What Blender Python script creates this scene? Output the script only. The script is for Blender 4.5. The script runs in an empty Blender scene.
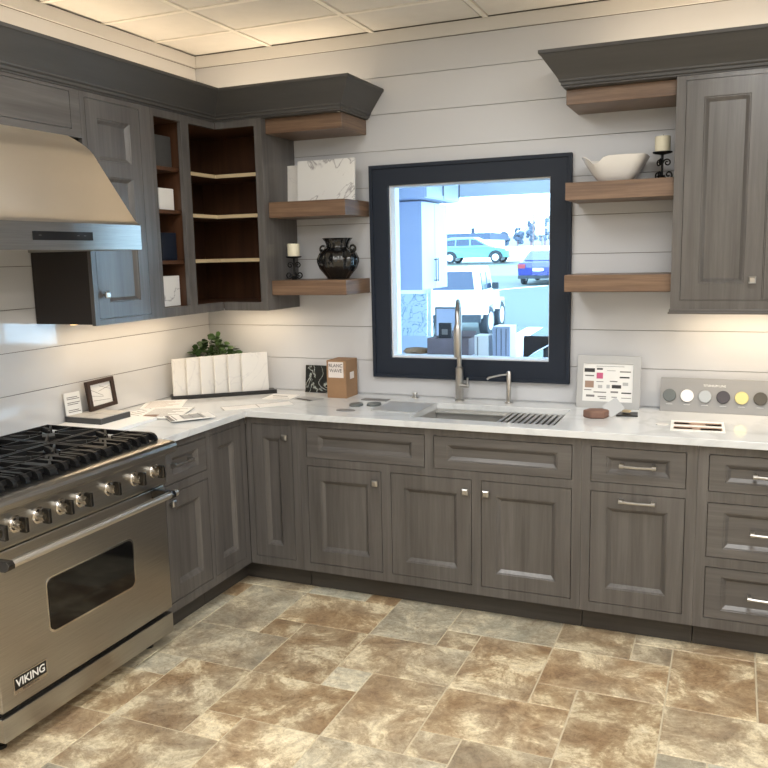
import bpy, math, random
from mathutils import Vector, Matrix
random.seed(7)
C = bpy.context.scene.collection
PI = math.pi

# ---------------------------------------------------------------- materials
def lin(c):
    return tuple(((v/255)/12.92 if v/255 <= .04045 else ((v/255+.055)/1.055)**2.4) for v in c)
def newmat(name):
    m = bpy.data.materials.new(name); m.use_nodes = True
    nt = m.node_tree; b = nt.nodes['Principled BSDF']
    return m, nt, b
def noise_col(nt, scale_vec, scale, detail, stops, coord='Position', rough=.6, dist=0):
    N = nt.nodes; L = nt.links
    if coord == 'Position': s = N.new('ShaderNodeNewGeometry').outputs['Position']
    else: s = N.new('ShaderNodeTexCoord').outputs['Object']
    mp = N.new('ShaderNodeMapping'); mp.inputs['Scale'].default_value = scale_vec
    L.new(s, mp.inputs['Vector'])
    n = N.new('ShaderNodeTexNoise'); n.inputs['Scale'].default_value = scale; n.inputs['Detail'].default_value = detail
    n.inputs['Roughness'].default_value = rough; n.inputs['Distortion'].default_value = dist
    L.new(mp.outputs['Vector'], n.inputs['Vector'])
    r = N.new('ShaderNodeValToRGB'); cr = r.color_ramp
    cr.elements[0].position = stops[0][0]; cr.elements[0].color = (*lin(stops[0][1]), 1)
    cr.elements[1].position = stops[-1][0]; cr.elements[1].color = (*lin(stops[-1][1]), 1)
    for p, c in stops[1:-1]:
        e = cr.elements.new(p); e.color = (*lin(c), 1)
    L.new(n.outputs['Fac'], r.inputs['Fac'])
    return n, r
def plain(name, col, rough=.5, metal=0, coat=0, noise=0, spec=.5):
    m, nt, b = newmat(name)
    b.inputs['Base Color'].default_value = (*lin(col), 1)
    b.inputs['Roughness'].default_value = rough; b.inputs['Metallic'].default_value = metal
    b.inputs['Coat Weight'].default_value = coat; b.inputs['Specular IOR Level'].default_value = spec
    if noise:
        c2 = tuple(max(0, v*(1-noise)) for v in col); c3 = tuple(min(255, v*(1+noise)) for v in col)
        n, r = noise_col(nt, (1, 1, 1), 9, 4, [(.3, c2), (.7, c3)])
        nt.links.new(r.outputs['Color'], b.inputs['Base Color'])
    return m
def wood(name, c1, c2, c3, vec, scale=1.0, rough=.42, bump=.08, spec=.5):
    m, nt, b = newmat(name)
    n, r = noise_col(nt, vec, scale, 8, [(.28, c1), (.5, c2), (.72, c3)], rough=.68, dist=.3)
    n2, r2 = noise_col(nt, tuple(v*.12 for v in vec), scale, 3, [(.3, (222, 222, 222)), (.7, (255, 255, 255))])
    mx = nt.nodes.new('ShaderNodeMix'); mx.data_type = 'RGBA'; mx.blend_type = 'MULTIPLY'; mx.inputs[0].default_value = .8
    nt.links.new(r.outputs['Color'], mx.inputs[6]); nt.links.new(r2.outputs['Color'], mx.inputs[7])
    nt.links.new(mx.outputs[2], b.inputs['Base Color'])
    bp = nt.nodes.new('ShaderNodeBump'); bp.inputs['Strength'].default_value = bump; bp.inputs['Distance'].default_value = .002
    nt.links.new(n.outputs['Fac'], bp.inputs['Height']); nt.links.new(bp.outputs['Normal'], b.inputs['Normal'])
    b.inputs['Roughness'].default_value = rough; b.inputs['Specular IOR Level'].default_value = spec
    return m
def veined(name, base, vein, vw=.03, rough=.15, scale=3, coat=0, vec=(1, 1, 1)):
    m, nt, b = newmat(name); N = nt.nodes; L = nt.links
    g = N.new('ShaderNodeNewGeometry'); mp = N.new('ShaderNodeMapping'); mp.inputs['Scale'].default_value = vec
    L.new(g.outputs['Position'], mp.inputs['Vector'])
    n = N.new('ShaderNodeTexNoise'); n.inputs['Scale'].default_value = scale; n.inputs['Detail'].default_value = 7; n.inputs['Distortion'].default_value = 1.2
    L.new(mp.outputs[0], n.inputs['Vector'])
    a = N.new('ShaderNodeMath'); a.operation = 'SUBTRACT'; a.inputs[1].default_value = .5; L.new(n.outputs['Fac'], a.inputs[0])
    ab = N.new('ShaderNodeMath'); ab.operation = 'ABSOLUTE'; L.new(a.outputs[0], ab.inputs[0])
    r = N.new('ShaderNodeValToRGB'); r.color_ramp.elements[0].position = 0; r.color_ramp.elements[0].color = (*lin(vein), 1)
    r.color_ramp.elements[1].position = vw; r.color_ramp.elements[1].color = (*lin(base), 1)
    L.new(ab.outputs[0], r.inputs['Fac']); L.new(r.outputs['Color'], b.inputs['Base Color'])
    b.inputs['Roughness'].default_value = rough; b.inputs['Coat Weight'].default_value = coat
    return m
def steel(name, col, rough, vec=(1, 1, 60)):
    m, nt, b = newmat(name)
    c2 = tuple(v*.93 for v in col)
    n, r = noise_col(nt, vec, 6, 3, [(.35, c2), (.65, col)])
    nt.links.new(r.outputs['Color'], b.inputs['Base Color'])
    b.inputs['Metallic'].default_value = 1; b.inputs['Roughness'].default_value = rough
    return m
def emis(name, col, s):
    m, nt, b = newmat(name)
    b.inputs['Base Color'].default_value = (*lin(col), 1)
    b.inputs['Emission Color'].default_value = (*lin(col), 1); b.inputs['Emission Strength'].default_value = s
    return m
M = {}
G1, G2, G3 = (79, 76, 74), (94, 91, 89), (108, 105, 103)
M['cab_v'] = wood('grey_stained_wood_vertical', G1, G2, G3, (34, 34, 1.6), rough=.28)
M['cab_h'] = wood('grey_stained_wood_horizontal', G1, G2, G3, (1.6, 1.6, 34), rough=.28)
M['crown'] = wood('charcoal_stained_wood', (68, 67, 67), (74, 73, 72), (80, 79, 78), (1.2, 1.2, 18), rough=.5, bump=.01)
M['kick'] = wood('dark_kick_wood', (56, 52, 49), (66, 62, 58), (76, 72, 67), (1.6, 1.6, 30), rough=.5)
M['shelf'] = wood('brown_shelf_wood', (86, 66, 52), (116, 91, 72), (146, 119, 95), (2, 2, 46), rough=.4)
M['inside'] = wood('dark_brown_interior_wood', (66, 40, 24), (80, 50, 30), (94, 62, 40), (20, 20, 1.4), rough=.5)
M['edge'] = wood('light_wood_edge', (186, 165, 128), (204, 184, 148), (218, 200, 166), (2, 2, 40), rough=.5)
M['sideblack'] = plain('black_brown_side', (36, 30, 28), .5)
M['plank'] = plain('white_gloss_shiplap', (212, 212, 213), .08, coat=.8)
M['plankb'] = plain('white_shiplap', (200, 202, 206), .38)
M['seam'] = plain('shiplap_seam', (120, 116, 110), .8)
M['ceil'] = plain('ceiling_tile', (220, 218, 214), .9, noise=.015)
M['ceilgrid'] = plain('ceiling_grid_metal', (236, 233, 226), .5)
M['trimw'] = plain('white_trim', (212, 211, 209), .6)
M['beige'] = plain('beige_wall_paint', (222, 208, 188), .8)
M['pale'] = plain('pale_wall_paint', (222, 222, 222), .8)
M['quartz'] = veined('white_quartz', (214, 217, 219), (203, 206, 208), .05, .1, 2.2)
M['frame'] = plain('navy_charcoal_paint', (31, 39, 52), .55, spec=.3)
M['reveal'] = plain('white_reveal_paint', (226, 230, 236), .5)
M['steel'] = steel('brushed_stainless', (180, 178, 174), .28)
M['steelh'] = plain('satin_stainless_hood', (214, 208, 200), .3, 1)
M['steels'] = plain('sink_stainless', (196, 196, 194), .35, .6)
M['dksteel'] = plain('dark_polished_metal', (70, 68, 66), .25, .9)
M['barm'] = plain('satin_bar_steel', (225, 222, 216), .32, 1)
M['nickel'] = plain('brushed_nickel', (186, 185, 183), .28, 1)
M['chrome'] = plain('polished_knob_steel', (200, 196, 190), .14, 1)
M['iron'] = plain('black_cast_iron', (14, 14, 15), .5, spec=.3)
M['black'] = plain('black_plastic', (14, 14, 15), .3)
M['bglass'] = plain('black_oven_glass', (9, 9, 10), .06)
M['vase'] = plain('black_smoked_glass', (16, 17, 18), .06, coat=.5)
M['white'] = plain('white_ceramic', (232, 230, 226), .2)
M['paper'] = plain('white_paper', (232, 232, 230), .6)
M['ink'] = plain('grey_ink', (120, 118, 118), .6)
M['inkd'] = plain('dark_ink', (48, 46, 48), .6)
M['candle'] = plain('ivory_wax', (232, 226, 202), .5)
M['marblew'] = veined('white_veined_marble', (226, 226, 224), (160, 158, 160), .006, .2, 2.6)
M['slab'] = veined('pale_stone_sample', (224, 222, 218), (214, 212, 210), .012, .3, 3)
M['marbleb'] = veined('black_veined_marble', (20, 24, 22), (170, 176, 172), .018, .12, 7)
M['card'] = plain('brown_cardboard', (150, 118, 88), .8, noise=.04)
M['label'] = plain('shipping_label', (226, 218, 214), .6)
M['pink'] = plain('pink_ink', (196, 92, 130), .6)
M['tan'] = plain('tan_print', (160, 134, 118), .6)
M['silver'] = plain('silver_frame', (178, 180, 182), .35, .3)
M['dkbrown'] = plain('dark_brown_frame', (52, 34, 24), .4)
M['dkgrey'] = plain('charcoal_box', (66, 66, 66), .6, noise=.08)
M['stoneb'] = plain('brown_stone', (116, 88, 76), .7, noise=.12)
M['board'] = plain('grey_display_board', (142, 142, 142), .5)
M['glasst'] = None
M['leaf'] = plain('dark_green_leaf', (58, 84, 44), .45, noise=.25)
M['stem'] = plain('green_stem', (70, 78, 44), .6)
M['pot'] = plain('pale_pot', (190, 186, 180), .5)
M['asphalt'] = plain('pale_asphalt', (62, 74, 74), .9, noise=.05)
M['grass'] = plain('pale_grass', (92, 116, 56), .9, noise=.06)
M['snow'] = plain('pale_concrete', (222, 226, 230), .9)
M['line'] = plain('white_road_paint', (245, 246, 246), .7)
M['carw'] = plain('white_car_paint', (240, 242, 244), .2, coat=.5)
M['cart'] = plain('silver_teal_car_paint', (100, 158, 160), .25, coat=.5)
M['carb'] = plain('blue_car_paint', (4, 26, 110), .25, coat=.5)
M['cglass'] = plain('car_glass', (24, 44, 72), .15)
M['tyre'] = plain('tyre_rubber', (36, 44, 52), .8)
M['rim'] = plain('alloy_rim', (214, 220, 226), .35, .3)
M['redl'] = plain('red_lamp', (130, 24, 40), .3)
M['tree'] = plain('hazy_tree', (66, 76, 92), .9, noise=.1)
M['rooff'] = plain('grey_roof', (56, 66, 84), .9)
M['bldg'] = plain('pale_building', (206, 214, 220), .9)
M['post'] = plain('rusty_post', (110, 84, 84), .7)
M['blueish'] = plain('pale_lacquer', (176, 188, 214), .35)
M['handle'] = plain('dark_pull', (90, 96, 104), .3, .8)
M['tan2'] = plain('brown_grey_cardboard', (120, 108, 112), .7, noise=.05)
M['navy'] = plain('navy_plastic', (20, 28, 42), .4)
M['darkchair'] = plain('black_vinyl', (22, 26, 36), .45)
M['rearfloor'] = plain('grey_rear_floor', (150, 150, 150), .5)
M['puck0'] = plain('puck_slate', (92, 98, 98), .4); M['puck1'] = plain('puck_white', (230, 230, 230), .3)
M['puck2'] = plain('puck_nickel', (160, 164, 166), .3, .5); M['puck3'] = plain('puck_black', (58, 54, 60), .4)
M['puck4'] = plain('puck_brass', (196, 184, 124), .3, .3); M['puck5'] = plain('puck_bronze', (74, 70, 62), .4, .3)
M['led_w'] = emis('warm_led', (255, 214, 150), 3.0)
M['led_n'] = emis('troffer_diffuser', (255, 246, 232), 5.0)
# thin window pane
m = bpy.data.materials.new('clear_pane'); m.use_nodes = True; nt = m.node_tree; nt.nodes.clear()
o = nt.nodes.new('ShaderNodeOutputMaterial'); t = nt.nodes.new('ShaderNodeBsdfTransparent'); t.inputs[0].default_value = (.95, .98, 1, 1)
gl = nt.nodes.new('ShaderNodeBsdfGlossy'); gl.inputs['Roughness'].default_value = .02
fr = nt.nodes.new('ShaderNodeFresnel'); fr.inputs[0].default_value = 1.25
mx = nt.nodes.new('ShaderNodeMixShader'); nt.links.new(fr.outputs[0], mx.inputs[0]); nt.links.new(t.outputs[0], mx.inputs[1]); nt.links.new(gl.outputs[0], mx.inputs[2])
nt.links.new(mx.outputs[0], o.inputs[0]); M['pane'] = m
# floor stone: per tile tone from a face attribute
def floor_mat():
    m, nt, b = newmat('stone_floor'); N = nt.nodes; L = nt.links
    at = N.new('ShaderNodeAttribute'); at.attribute_name = 'tile'
    sep = N.new('ShaderNodeSeparateColor'); L.new(at.outputs['Color'], sep.inputs[0])
    g = N.new('ShaderNodeNewGeometry')
    off = N.new('ShaderNodeVectorMath'); off.operation = 'MULTIPLY_ADD'; off.inputs[1].default_value = (7, 9, 5)
    L.new(at.outputs['Color'], off.inputs[0]); L.new(g.outputs['Position'], off.inputs[2])
    def ns(scale, det, dist, r=.62):
        n = N.new('ShaderNodeTexNoise'); n.inputs['Scale'].default_value = scale; n.inputs['Detail'].default_value = det
        n.inputs['Distortion'].default_value = dist; n.inputs['Roughness'].default_value = r
        L.new(off.outputs[0], n.inputs['Vector']); return n
    def ramp(src, stops):
        r = N.new('ShaderNodeValToRGB'); cr = r.color_ramp
        cr.elements[0].position, cr.elements[0].color = stops[0][0], (*lin(stops[0][1]), 1)
        cr.elements[1].position, cr.elements[1].color = stops[-1][0], (*lin(stops[-1][1]), 1)
        for p, c in stops[1:-1]:
            e = cr.elements.new(p); e.color = (*lin(c), 1)
        L.new(src, r.inputs[0]); return r
    n1 = ns(4.6, 10, .45, .72)
    brown = ramp(n1.outputs['Fac'], [(.33, (138, 112, 86)), (.44, (164, 138, 106)), (.51, (184, 162, 130)), (.57, (226, 210, 176)), (.70, (242, 232, 206))])
    grey = ramp(n1.outputs['Fac'], [(.33, (152, 150, 136)), (.46, (180, 178, 162)), (.55, (202, 198, 180)), (.64, (232, 224, 200))])
    mixc = N.new('ShaderNodeMix'); mixc.data_type = 'RGBA'
    n3 = ns(2.3, 3, .5)
    am = N.new('ShaderNodeMath'); am.operation = 'MULTIPLY_ADD'; am.inputs[1].default_value = 1.4; am.inputs[2].default_value = -.70
    L.new(n3.outputs['Fac'], am.inputs[0])
    ad = N.new('ShaderNodeMath'); ad.operation = 'ADD'; ad.use_clamp = True; L.new(am.outputs[0], ad.inputs[0]); L.new(sep.outputs[0], ad.inputs[1])
    L.new(ad.outputs[0], mixc.inputs[0]); L.new(brown.outputs[0], mixc.inputs[6]); L.new(grey.outputs[0], mixc.inputs[7])
    n2 = ns(30, 9, 1.4, .8)
    fine = ramp(n2.outputs['Fac'], [(.36, (190, 180, 168)), (.5, (236, 234, 230)), (.6, (255, 255, 255))])
    mu = N.new('ShaderNodeMix'); mu.data_type = 'RGBA'; mu.blend_type = 'MULTIPLY'; mu.inputs[0].default_value = .85
    L.new(mixc.outputs[2], mu.inputs[6]); L.new(fine.outputs[0], mu.inputs[7])
    br = N.new('ShaderNodeMath'); br.operation = 'MULTIPLY_ADD'; br.inputs[1].default_value = .22; br.inputs[2].default_value = .93
    L.new(sep.outputs[1], br.inputs[0])
    sc = N.new('ShaderNodeVectorMath'); sc.operation = 'SCALE'; L.new(mu.outputs[2], sc.inputs[0]); L.new(br.outputs[0], sc.inputs['Scale'])
    L.new(sc.outputs[0], b.inputs['Base Color'])
    b.inputs['Roughness'].default_value = .42
    bp = N.new('ShaderNodeBump'); bp.inputs['Strength'].default_value = .25; bp.inputs['Distance'].default_value = .004
    L.new(n2.outputs['Fac'], bp.inputs['Height']); L.new(bp.outputs[0], b.inputs['Normal'])
    return m
M['floor'] = floor_mat(); M['grout'] = plain('cream_grout', (198, 186, 160), .9)

# ---------------------------------------------------------------- mesh builder
class MB:
    def __init__(s): s.v = []; s.f = []; s.sm = False
    def add(s, vs, fs):
        n = len(s.v); s.v += [Vector(p) for p in vs]; s.f += [tuple(i+n for i in f) for f in fs]; return s
    def box(s, x0, x1, y0, y1, z0, z1):
        return s.add([(x0,y0,z0),(x1,y0,z0),(x1,y1,z0),(x0,y1,z0),(x0,y0,z1),(x1,y0,z1),(x1,y1,z1),(x0,y1,z1)],
              [(0,3,2,1),(4,5,6,7),(0,1,5,4),(1,2,6,5),(2,3,7,6),(3,0,4,7)])
    def fbox(s, f, a0, a1, z0, z1, d0, d1):
        p = [f(a,z,d) for d in (d0,d1) for a,z in ((a0,z0),(a1,z0),(a1,z1),(a0,z1))]
        return s.add(p, [(0,1,2,3),(4,7,6,5),(0,4,5,1),(1,5,6,2),(2,6,7,3),(3,7,4,0)])
    def slab(s, f, us, vs, keep, d0, d1):
        nu, nv = len(us)-1, len(vs)-1; n = len(s.v)
        for d in (d0, d1):
            for u in us:
                for w in vs: s.v.append(Vector(f(u, w, d)))
        idx = lambda i, j, k: n + k*len(us)*len(vs) + i*len(vs) + j
        K = lambda i, j: 0 <= i < nu and 0 <= j < nv and keep((us[i]+us[i+1])/2, (vs[j]+vs[j+1])/2)
        for i in range(nu):
            for j in range(nv):
                if not K(i, j): continue
                for k in (0, 1):
                    q = [idx(i,j,k), idx(i+1,j,k), idx(i+1,j+1,k), idx(i,j+1,k)]; s.f.append(tuple(q if k else q[::-1]))
                for di, dj, a, b in ((-1,0,(i,j),(i,j+1)),(1,0,(i+1,j),(i+1,j+1)),(0,-1,(i,j),(i+1,j)),(0,1,(i,j+1),(i+1,j+1))):
                    if not K(i+di, j+dj): s.f.append((idx(*a,0), idx(*b,0), idx(*b,1), idx(*a,1)))
        return s
    def lathe(s, prof, cx, cy, z0, n=24, axis=None, rfun=None, cap=True):
        # prof: (r, h) ; axis: matrix (origin handled by caller)
        s.sm = True; base = len(s.v); fr = axis or Matrix.Translation((cx, cy, z0))
        for r, h in prof:
            for k in range(n):
                a = 2*PI*k/n; rr = r*(rfun(a, h) if rfun else 1)
                s.v.append(fr @ Vector((rr*math.cos(a), rr*math.sin(a), h)))
        for i in range(len(prof)-1):
            for k in range(n):
                a, b = base+i*n+k, base+i*n+(k+1) % n
                s.f.append((a, b, b+n, a+n))
        if cap:
            s.f.append(tuple(base+k for k in range(n))[::-1]); s.f.append(tuple(base+(len(prof)-1)*n+k for k in range(n)))
        return s
    def tube(s, pts, r, n=8):
        s.sm = True; pts = [Vector(p) for p in pts]; base = len(s.v); prev = None
        rs = r if isinstance(r, (list, tuple)) else [r]*len(pts)
        for i, p in enumerate(pts):
            t = (pts[min(i+1, len(pts)-1)] - pts[max(i-1, 0)]).normalized()
            if prev is None:
                u = t.orthogonal().normalized()
            else:
                u = (prev - t*prev.dot(t)).normalized()
            prev = u; w = t.cross(u)
            for k in range(n):
                a = 2*PI*k/n + PI/n; s.v.append(p + (u*math.cos(a) + w*math.sin(a))*rs[i])
        for i in range(len(pts)-1):
            for k in range(n):
                a, b = base+i*n+k, base+i*n+(k+1) % n
                s.f.append((a, b, b+n, a+n))
        s.f.append(tuple(base+k for k in range(n))[::-1]); s.f.append(tuple(base+(len(pts)-1)*n+k for k in range(n)))
        return s
    def prism(s, f, poly, d0, d1):
        n = len(poly); vs = [f(a, z, d) for d in (d0, d1) for a, z in poly]
        fs = [tuple(range(n)), tuple(range(2*n-1, n-1, -1))] + [(i, (i+1) % n, n+(i+1) % n, n+i) for i in range(n)]
        return s.add(vs, fs)
    def build(s, name, mat, root=None, label=None, bevel=0, wn=True):
        me = bpy.data.meshes.new(name); off = Vector((0,0,0)); p = root
        while p is not None: off += p.location; p = p.parent
        used = sorted({i for q in s.f for i in q}); mp = {i: k for k, i in enumerate(used)}
        me.from_pydata([s.v[i]-off for i in used], [], [tuple(mp[i] for i in q) for q in s.f]); me.update()
        import bmesh
        bm = bmesh.new(); bm.from_mesh(me); bmesh.ops.recalc_face_normals(bm, faces=bm.faces); bm.to_mesh(me); bm.free()
        mats = mat if isinstance(mat, list) else [mat]
        for mm in mats: me.materials.append(mm)
        if s.sm:
            for q in me.polygons: q.use_smooth = True
            me.set_sharp_from_angle(angle=math.radians(38))
        o = bpy.data.objects.new(name, me); C.objects.link(o)
        if root is not None: o.parent = root
        if label: o['label'] = label
        if bevel:
            b = o.modifiers.new('Bevel', 'BEVEL'); b.width = bevel; b.segments = 2; b.limit_method = 'ANGLE'; b.angle_limit = math.radians(40)
        return o
BK = lambda a, z, d: (a, -d, z)        # wall frame of the back run (a along x)
LF = lambda a, z, d: (d, a, z)         # wall frame of the left run (a along y)
FL = lambda a, b, d: (a, b, d)         # horizontal slabs
def thing(name, label, cat, loc, group=None):
    o = bpy.data.objects.new(name, None); C.objects.link(o); o.location = loc; o.empty_display_size = .05
    o['label'] = label; o['category'] = cat
    if group: o['group'] = group
    return o
def tag(o, label, cat, group=None, kind=None):
    o['label'] = label; o['category'] = cat
    if group: o['group'] = group
    if kind: o['kind'] = kind
    return o
def struct(name, mb, mat, parent=None, **k):
    o = mb.build(name, mat, parent, **k)
    if parent is None: o['kind'] = 'structure'
    return o
def text(body, size, o0, right, up, depth=.0006, bold=0):
    cu = bpy.data.curves.new('t', 'FONT'); cu.body = body; cu.size = size; cu.extrude = depth; cu.align_x = 'CENTER'; cu.align_y = 'CENTER'; cu.offset = bold; cu.resolution_u = 3
    ob = bpy.data.objects.new('t', cu); C.objects.link(ob)
    me = bpy.data.meshes.new_from_object(ob.evaluated_get(bpy.context.evaluated_depsgraph_get()))
    R_, U_ = Vector(right).normalized(), Vector(up).normalized(); N_ = R_.cross(U_)
    mb = MB(); mb.add([Vector(o0)+R_*v.co.x+U_*v.co.y+N_*v.co.z for v in me.vertices], [tuple(p.vertices) for p in me.polygons])
    bpy.data.objects.remove(ob); bpy.data.curves.remove(cu); bpy.data.meshes.remove(me)
    return mb
def copy_tree(o, parent=None):
    c = o.copy(); C.objects.link(c); c.parent = parent
    for ch in o.children: copy_tree(ch, c)
    return c

# ---------------------------------------------------------------- camera
cam = bpy.data.cameras.new('camera'); co = bpy.data.objects.new('camera', cam); C.objects.link(co)
bpy.context.scene.camera = co
cx, cy, cz, yaw, pitch, roll, foc = 2.85267, -4.08428, 1.66169, 0.4025, -0.15427, -0.02203, 826.3561
f_ = Vector((-math.sin(yaw)*math.cos(pitch), math.cos(yaw)*math.cos(pitch), math.sin(pitch)))
r_ = Vector((math.cos(yaw), math.sin(yaw), 0)); u_ = r_.cross(f_)
r2 = r_*math.cos(roll)+u_*math.sin(roll); u2 = -r_*math.sin(roll)+u_*math.cos(roll)
co.matrix_world = Matrix(((r2.x, u2.x, -f_.x, cx), (r2.y, u2.y, -f_.y, cy), (r2.z, u2.z, -f_.z, cz), (0, 0, 0, 1)))
cam.sensor_width = 36; cam.sensor_fit = 'HORIZONTAL'; cam.lens = foc/768*36; cam.clip_end = 400; cam.clip_start = .05

# ---------------------------------------------------------------- setting
RX, FY, H = 5.6, -6.2, 2.785
WT = .12
# back wall with window hole
wx0, wx1, wz0, wz1 = 1.168, 2.013, 1.12, 2.02
wb = MB()
wb.slab(BK, [-.12, wx0, wx1, RX+.1], [0, wz0, wz1, H+.05], lambda a, z: not (wx0 < a < wx1 and wz0 < z < wz1), -WT, -.012)
wall_back = struct('wall_back', wb, M['seam'])
gaps = [0] + [round(1.10 + .183*k, 4) for k in range(-5, 9)] + [2.722]
bd = MB()
for a, b in zip(gaps, gaps[1:]):
    z0, z1 = a+.0014, b-.0014
    if z1 <= wz0 or z0 >= wz1: bd.fbox(BK, 0, RX, z0, z1, -.012, 0)
    else:
        bd.fbox(BK, 0, wx0, z0, z1, -.012, 0); bd.fbox(BK, wx1, RX, z0, z1, -.012, 0)
        if z0 < wz0: bd.fbox(BK, wx0, wx1, z0, wz0, -.012, 0)
        if z1 > wz1: bd.fbox(BK, wx0, wx1, wz1, z1, -.012, 0)
struct('shiplap_boards', bd, M['plankb'], wall_back)
wl = MB(); wl.fbox(LF, FY, .12, 0, H+.05, -.12, -.012); wall_left = struct('wall_left', wl, M['seam'])
bd = MB()
for a, b in zip(gaps, gaps[1:]): bd.fbox(LF, FY, 0, a+.0014, b-.0014, -.012, 0)
struct('shiplap_boards', bd, M['plank'], wall_left)
tr = MB(); tr.fbox(BK, .014, RX, 2.724, H, 0, .012); struct('trim_1', tr, M['trimw'])
tr = MB(); tr.fbox(LF, FY, .0, 2.724, H, 0, .012); struct('trim_2', tr, M['trimw'])
w = MB(); w.box(RX, RX+.1, FY, 0, 0, H+.05); struct('wall_right', w, M['pale'])
w = MB(); w.box(-.12, RX+.1, FY-.1, FY, 0, H+.05); struct('wall_front', w, M['beige'])

# floor tiles: 1x1, 2x3 and 3x2 units on a 13-unit lattice
ux, uy = .1577, .156; ox, oy = .622, -.622
fl = MB(); tile = []
grout = MB(); grout.box(-.12, RX+.1, FY-.1, .12, -.1, -.003)
tiles = []
for m_ in range(-40, 41):
    for n_ in range(-40, 41):
        sx, sy = 2+3*m_+2*n_, 2+2*m_-3*n_
        for dx, dy, w_, h_ in ((0,0,1,1), (1,0,2,3), (-2,1,3,2)):
            x0, x1 = ox+(sx+dx)*ux, ox+(sx+dx+w_)*ux
            y1, y0 = oy-(sy+dy)*uy, oy-(sy+dy+h_)*uy
            x0, x1, y0, y1 = max(x0, -.12), min(x1, RX), max(y0, FY), min(y1, 0.0)
            if x1-x0 > .02 and y1-y0 > .02: tiles.append((x0, x1, y0, y1))
g = .0021; vals = []
for x0, x1, y0, y1 in tiles:
    e = .0025
    a, b, c, d = x0+g, x1-g, y0+g, y1-g
    fl.add([(a,c,-.004),(b,c,-.004),(b,d,-.004),(a,d,-.004),(a+e,c+e,0),(b-e,c+e,0),(b-e,d-e,0),(a+e,d-e,0)],
           [(4,5,6,7),(0,1,5,4),(1,2,6,5),(2,3,7,6),(3,0,4,7)])
    r = random.random(); t_ = (random.random()*.35 if r < .44 else .5+.5*random.random())
    vals.append((t_, random.random(), random.random()))
floor = struct('floor', grout, M['grout'])
flo = fl.build('stone_tiles', M['floor'], floor)
at = flo.data.attributes.new('tile', 'FLOAT_COLOR', 'FACE')
for i, p in enumerate(flo.data.polygons):
    at.data[i].color = (*vals[i//5], 1)

# ceiling: tiles and T grid
cl = MB(); cl.box(-.12, RX+.1, FY-.1, .12, H+.012, H+.1); ceiling = struct('ceiling', cl, M['ceil'])
gr = MB(); PX, PY = .60, .37
gx = [.0]+[.49+.60*k-.0 for k in range(-1, 10)]; gx = [v for v in gx if 0 <= v < RX]+[RX]
gy = [0.0]+[-.355-.385*k for k in range(0, 20)]; gy = [v for v in gy if v > FY]+[FY]
for x in [v for v in gx if 0 < v < RX]: gr.box(x-.012, x+.012, FY, 0, H, H+.012)
for y in gy[1:-1]: gr.box(0, RX, y-.012, y+.012, H+.001, H+.012)
gr.build('ceiling_grid', M['ceilgrid'], ceiling)
tl = MB()
for x0, x1 in zip(gx, gx[1:]):
    for y1, y0 in zip(gy, gy[1:]):
        if x1-x0 < .06: continue
        tl.box(x0+.022, x1-.022, y0+.022, y1-.022, H+.004, H+.0118)
tl.build('ceiling_tiles', M['ceil'], ceiling)

# window_1
win = bpy.data.objects.new('window_1', None); C.objects.link(win); win.location = (1.59, 0, 1.57); win['kind'] = 'structure'
fm = MB(); fm.slab(BK, [1.064, wx0, wx1, 2.117], [1.014, wz0, wz1, 2.124], lambda a, z: not (wx0 < a < wx1 and wz0 < z < wz1), .0005, .020)
fm.slab(BK, [1.064, 1.082, 2.099, 2.117], [1.014, 1.032, 2.106, 2.124], lambda a, z: not (1.082 < a < 2.099 and 1.032 < z < 2.106), .020, .030)
fm.build('window_casing', M['frame'], win, bevel=.0015)
rv = MB(); e = .006
rv.slab(BK, [wx0, wx0+e, wx1-e, wx1], [wz0, wz0+e, wz1-e, wz1], lambda a, z: not (wx0+e < a < wx1-e and wz0+e < z < wz1-e), -WT, -.0)
rv.build('window_reveal', M['reveal'], win)
pn = MB(); pn.fbox(BK, wx0+e, wx1-e, wz0+e, wz1-e, -.062, -.058); pn.build('pane', M['pane'], win)

# ---------------------------------------------------------------- cabinet parts
def rect(f, a0, a1, z0, z1, d): return [f(a0,z0,d), f(a1,z0,d), f(a1,z1,d), f(a0,z1,d)]
def door(root, f, a0, a1, z0, z1, D, name='door', sw=.066, kind='v', panels=None, flat=False):
    m_ = M['cab_'+kind]
    if flat:
        return MB().fbox(f, a0, a1, z0, z1, D-.02, D).build(name, m_, root, bevel=.001)
    b = MB(); th = .02; s1, s2 = .004, .020
    sa = .060 if name == 'drawer' else sw
    rects = panels or [(a0+sa, a1-sa, z0+sw, z1-sw)]
    us = sorted({a0, a1, *[r[0] for r in rects], *[r[1] for r in rects]}); vs = sorted({z0, z1, *[r[2] for r in rects], *[r[3] for r in rects]})
    inside = lambda a, z: any(r[0] < a < r[1] and r[2] < z < r[3] for r in rects)
    b.slab(f, us, vs, lambda a, z: not inside(a, z), D-th, D)
    for r in rects:                       # stepped and sloped inner moulding
        prev = rect(f, r[0], r[1], r[2], r[3], D-.0004)
        for ins, dd in ((.003, D-.004), (.006, D-.004), (s2, D-.0168)):
            cur = rect(f, r[0]+ins, r[1]-ins, r[2]+ins, r[3]-ins, dd)
            b.add(prev+cur, [(i, (i+1) % 4, 4+(i+1) % 4, 4+i) for i in range(4)]); prev = cur
    o = b.build(name, m_, root)
    for r in rects:
        MB().fbox(f, r[0]+.001, r[1]-.001, r[2]+.001, r[3]-.001, D-.0198, D-.0167).build('panel', M['cab_v'] if name == 'door' else m_, o)
    return o
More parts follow.
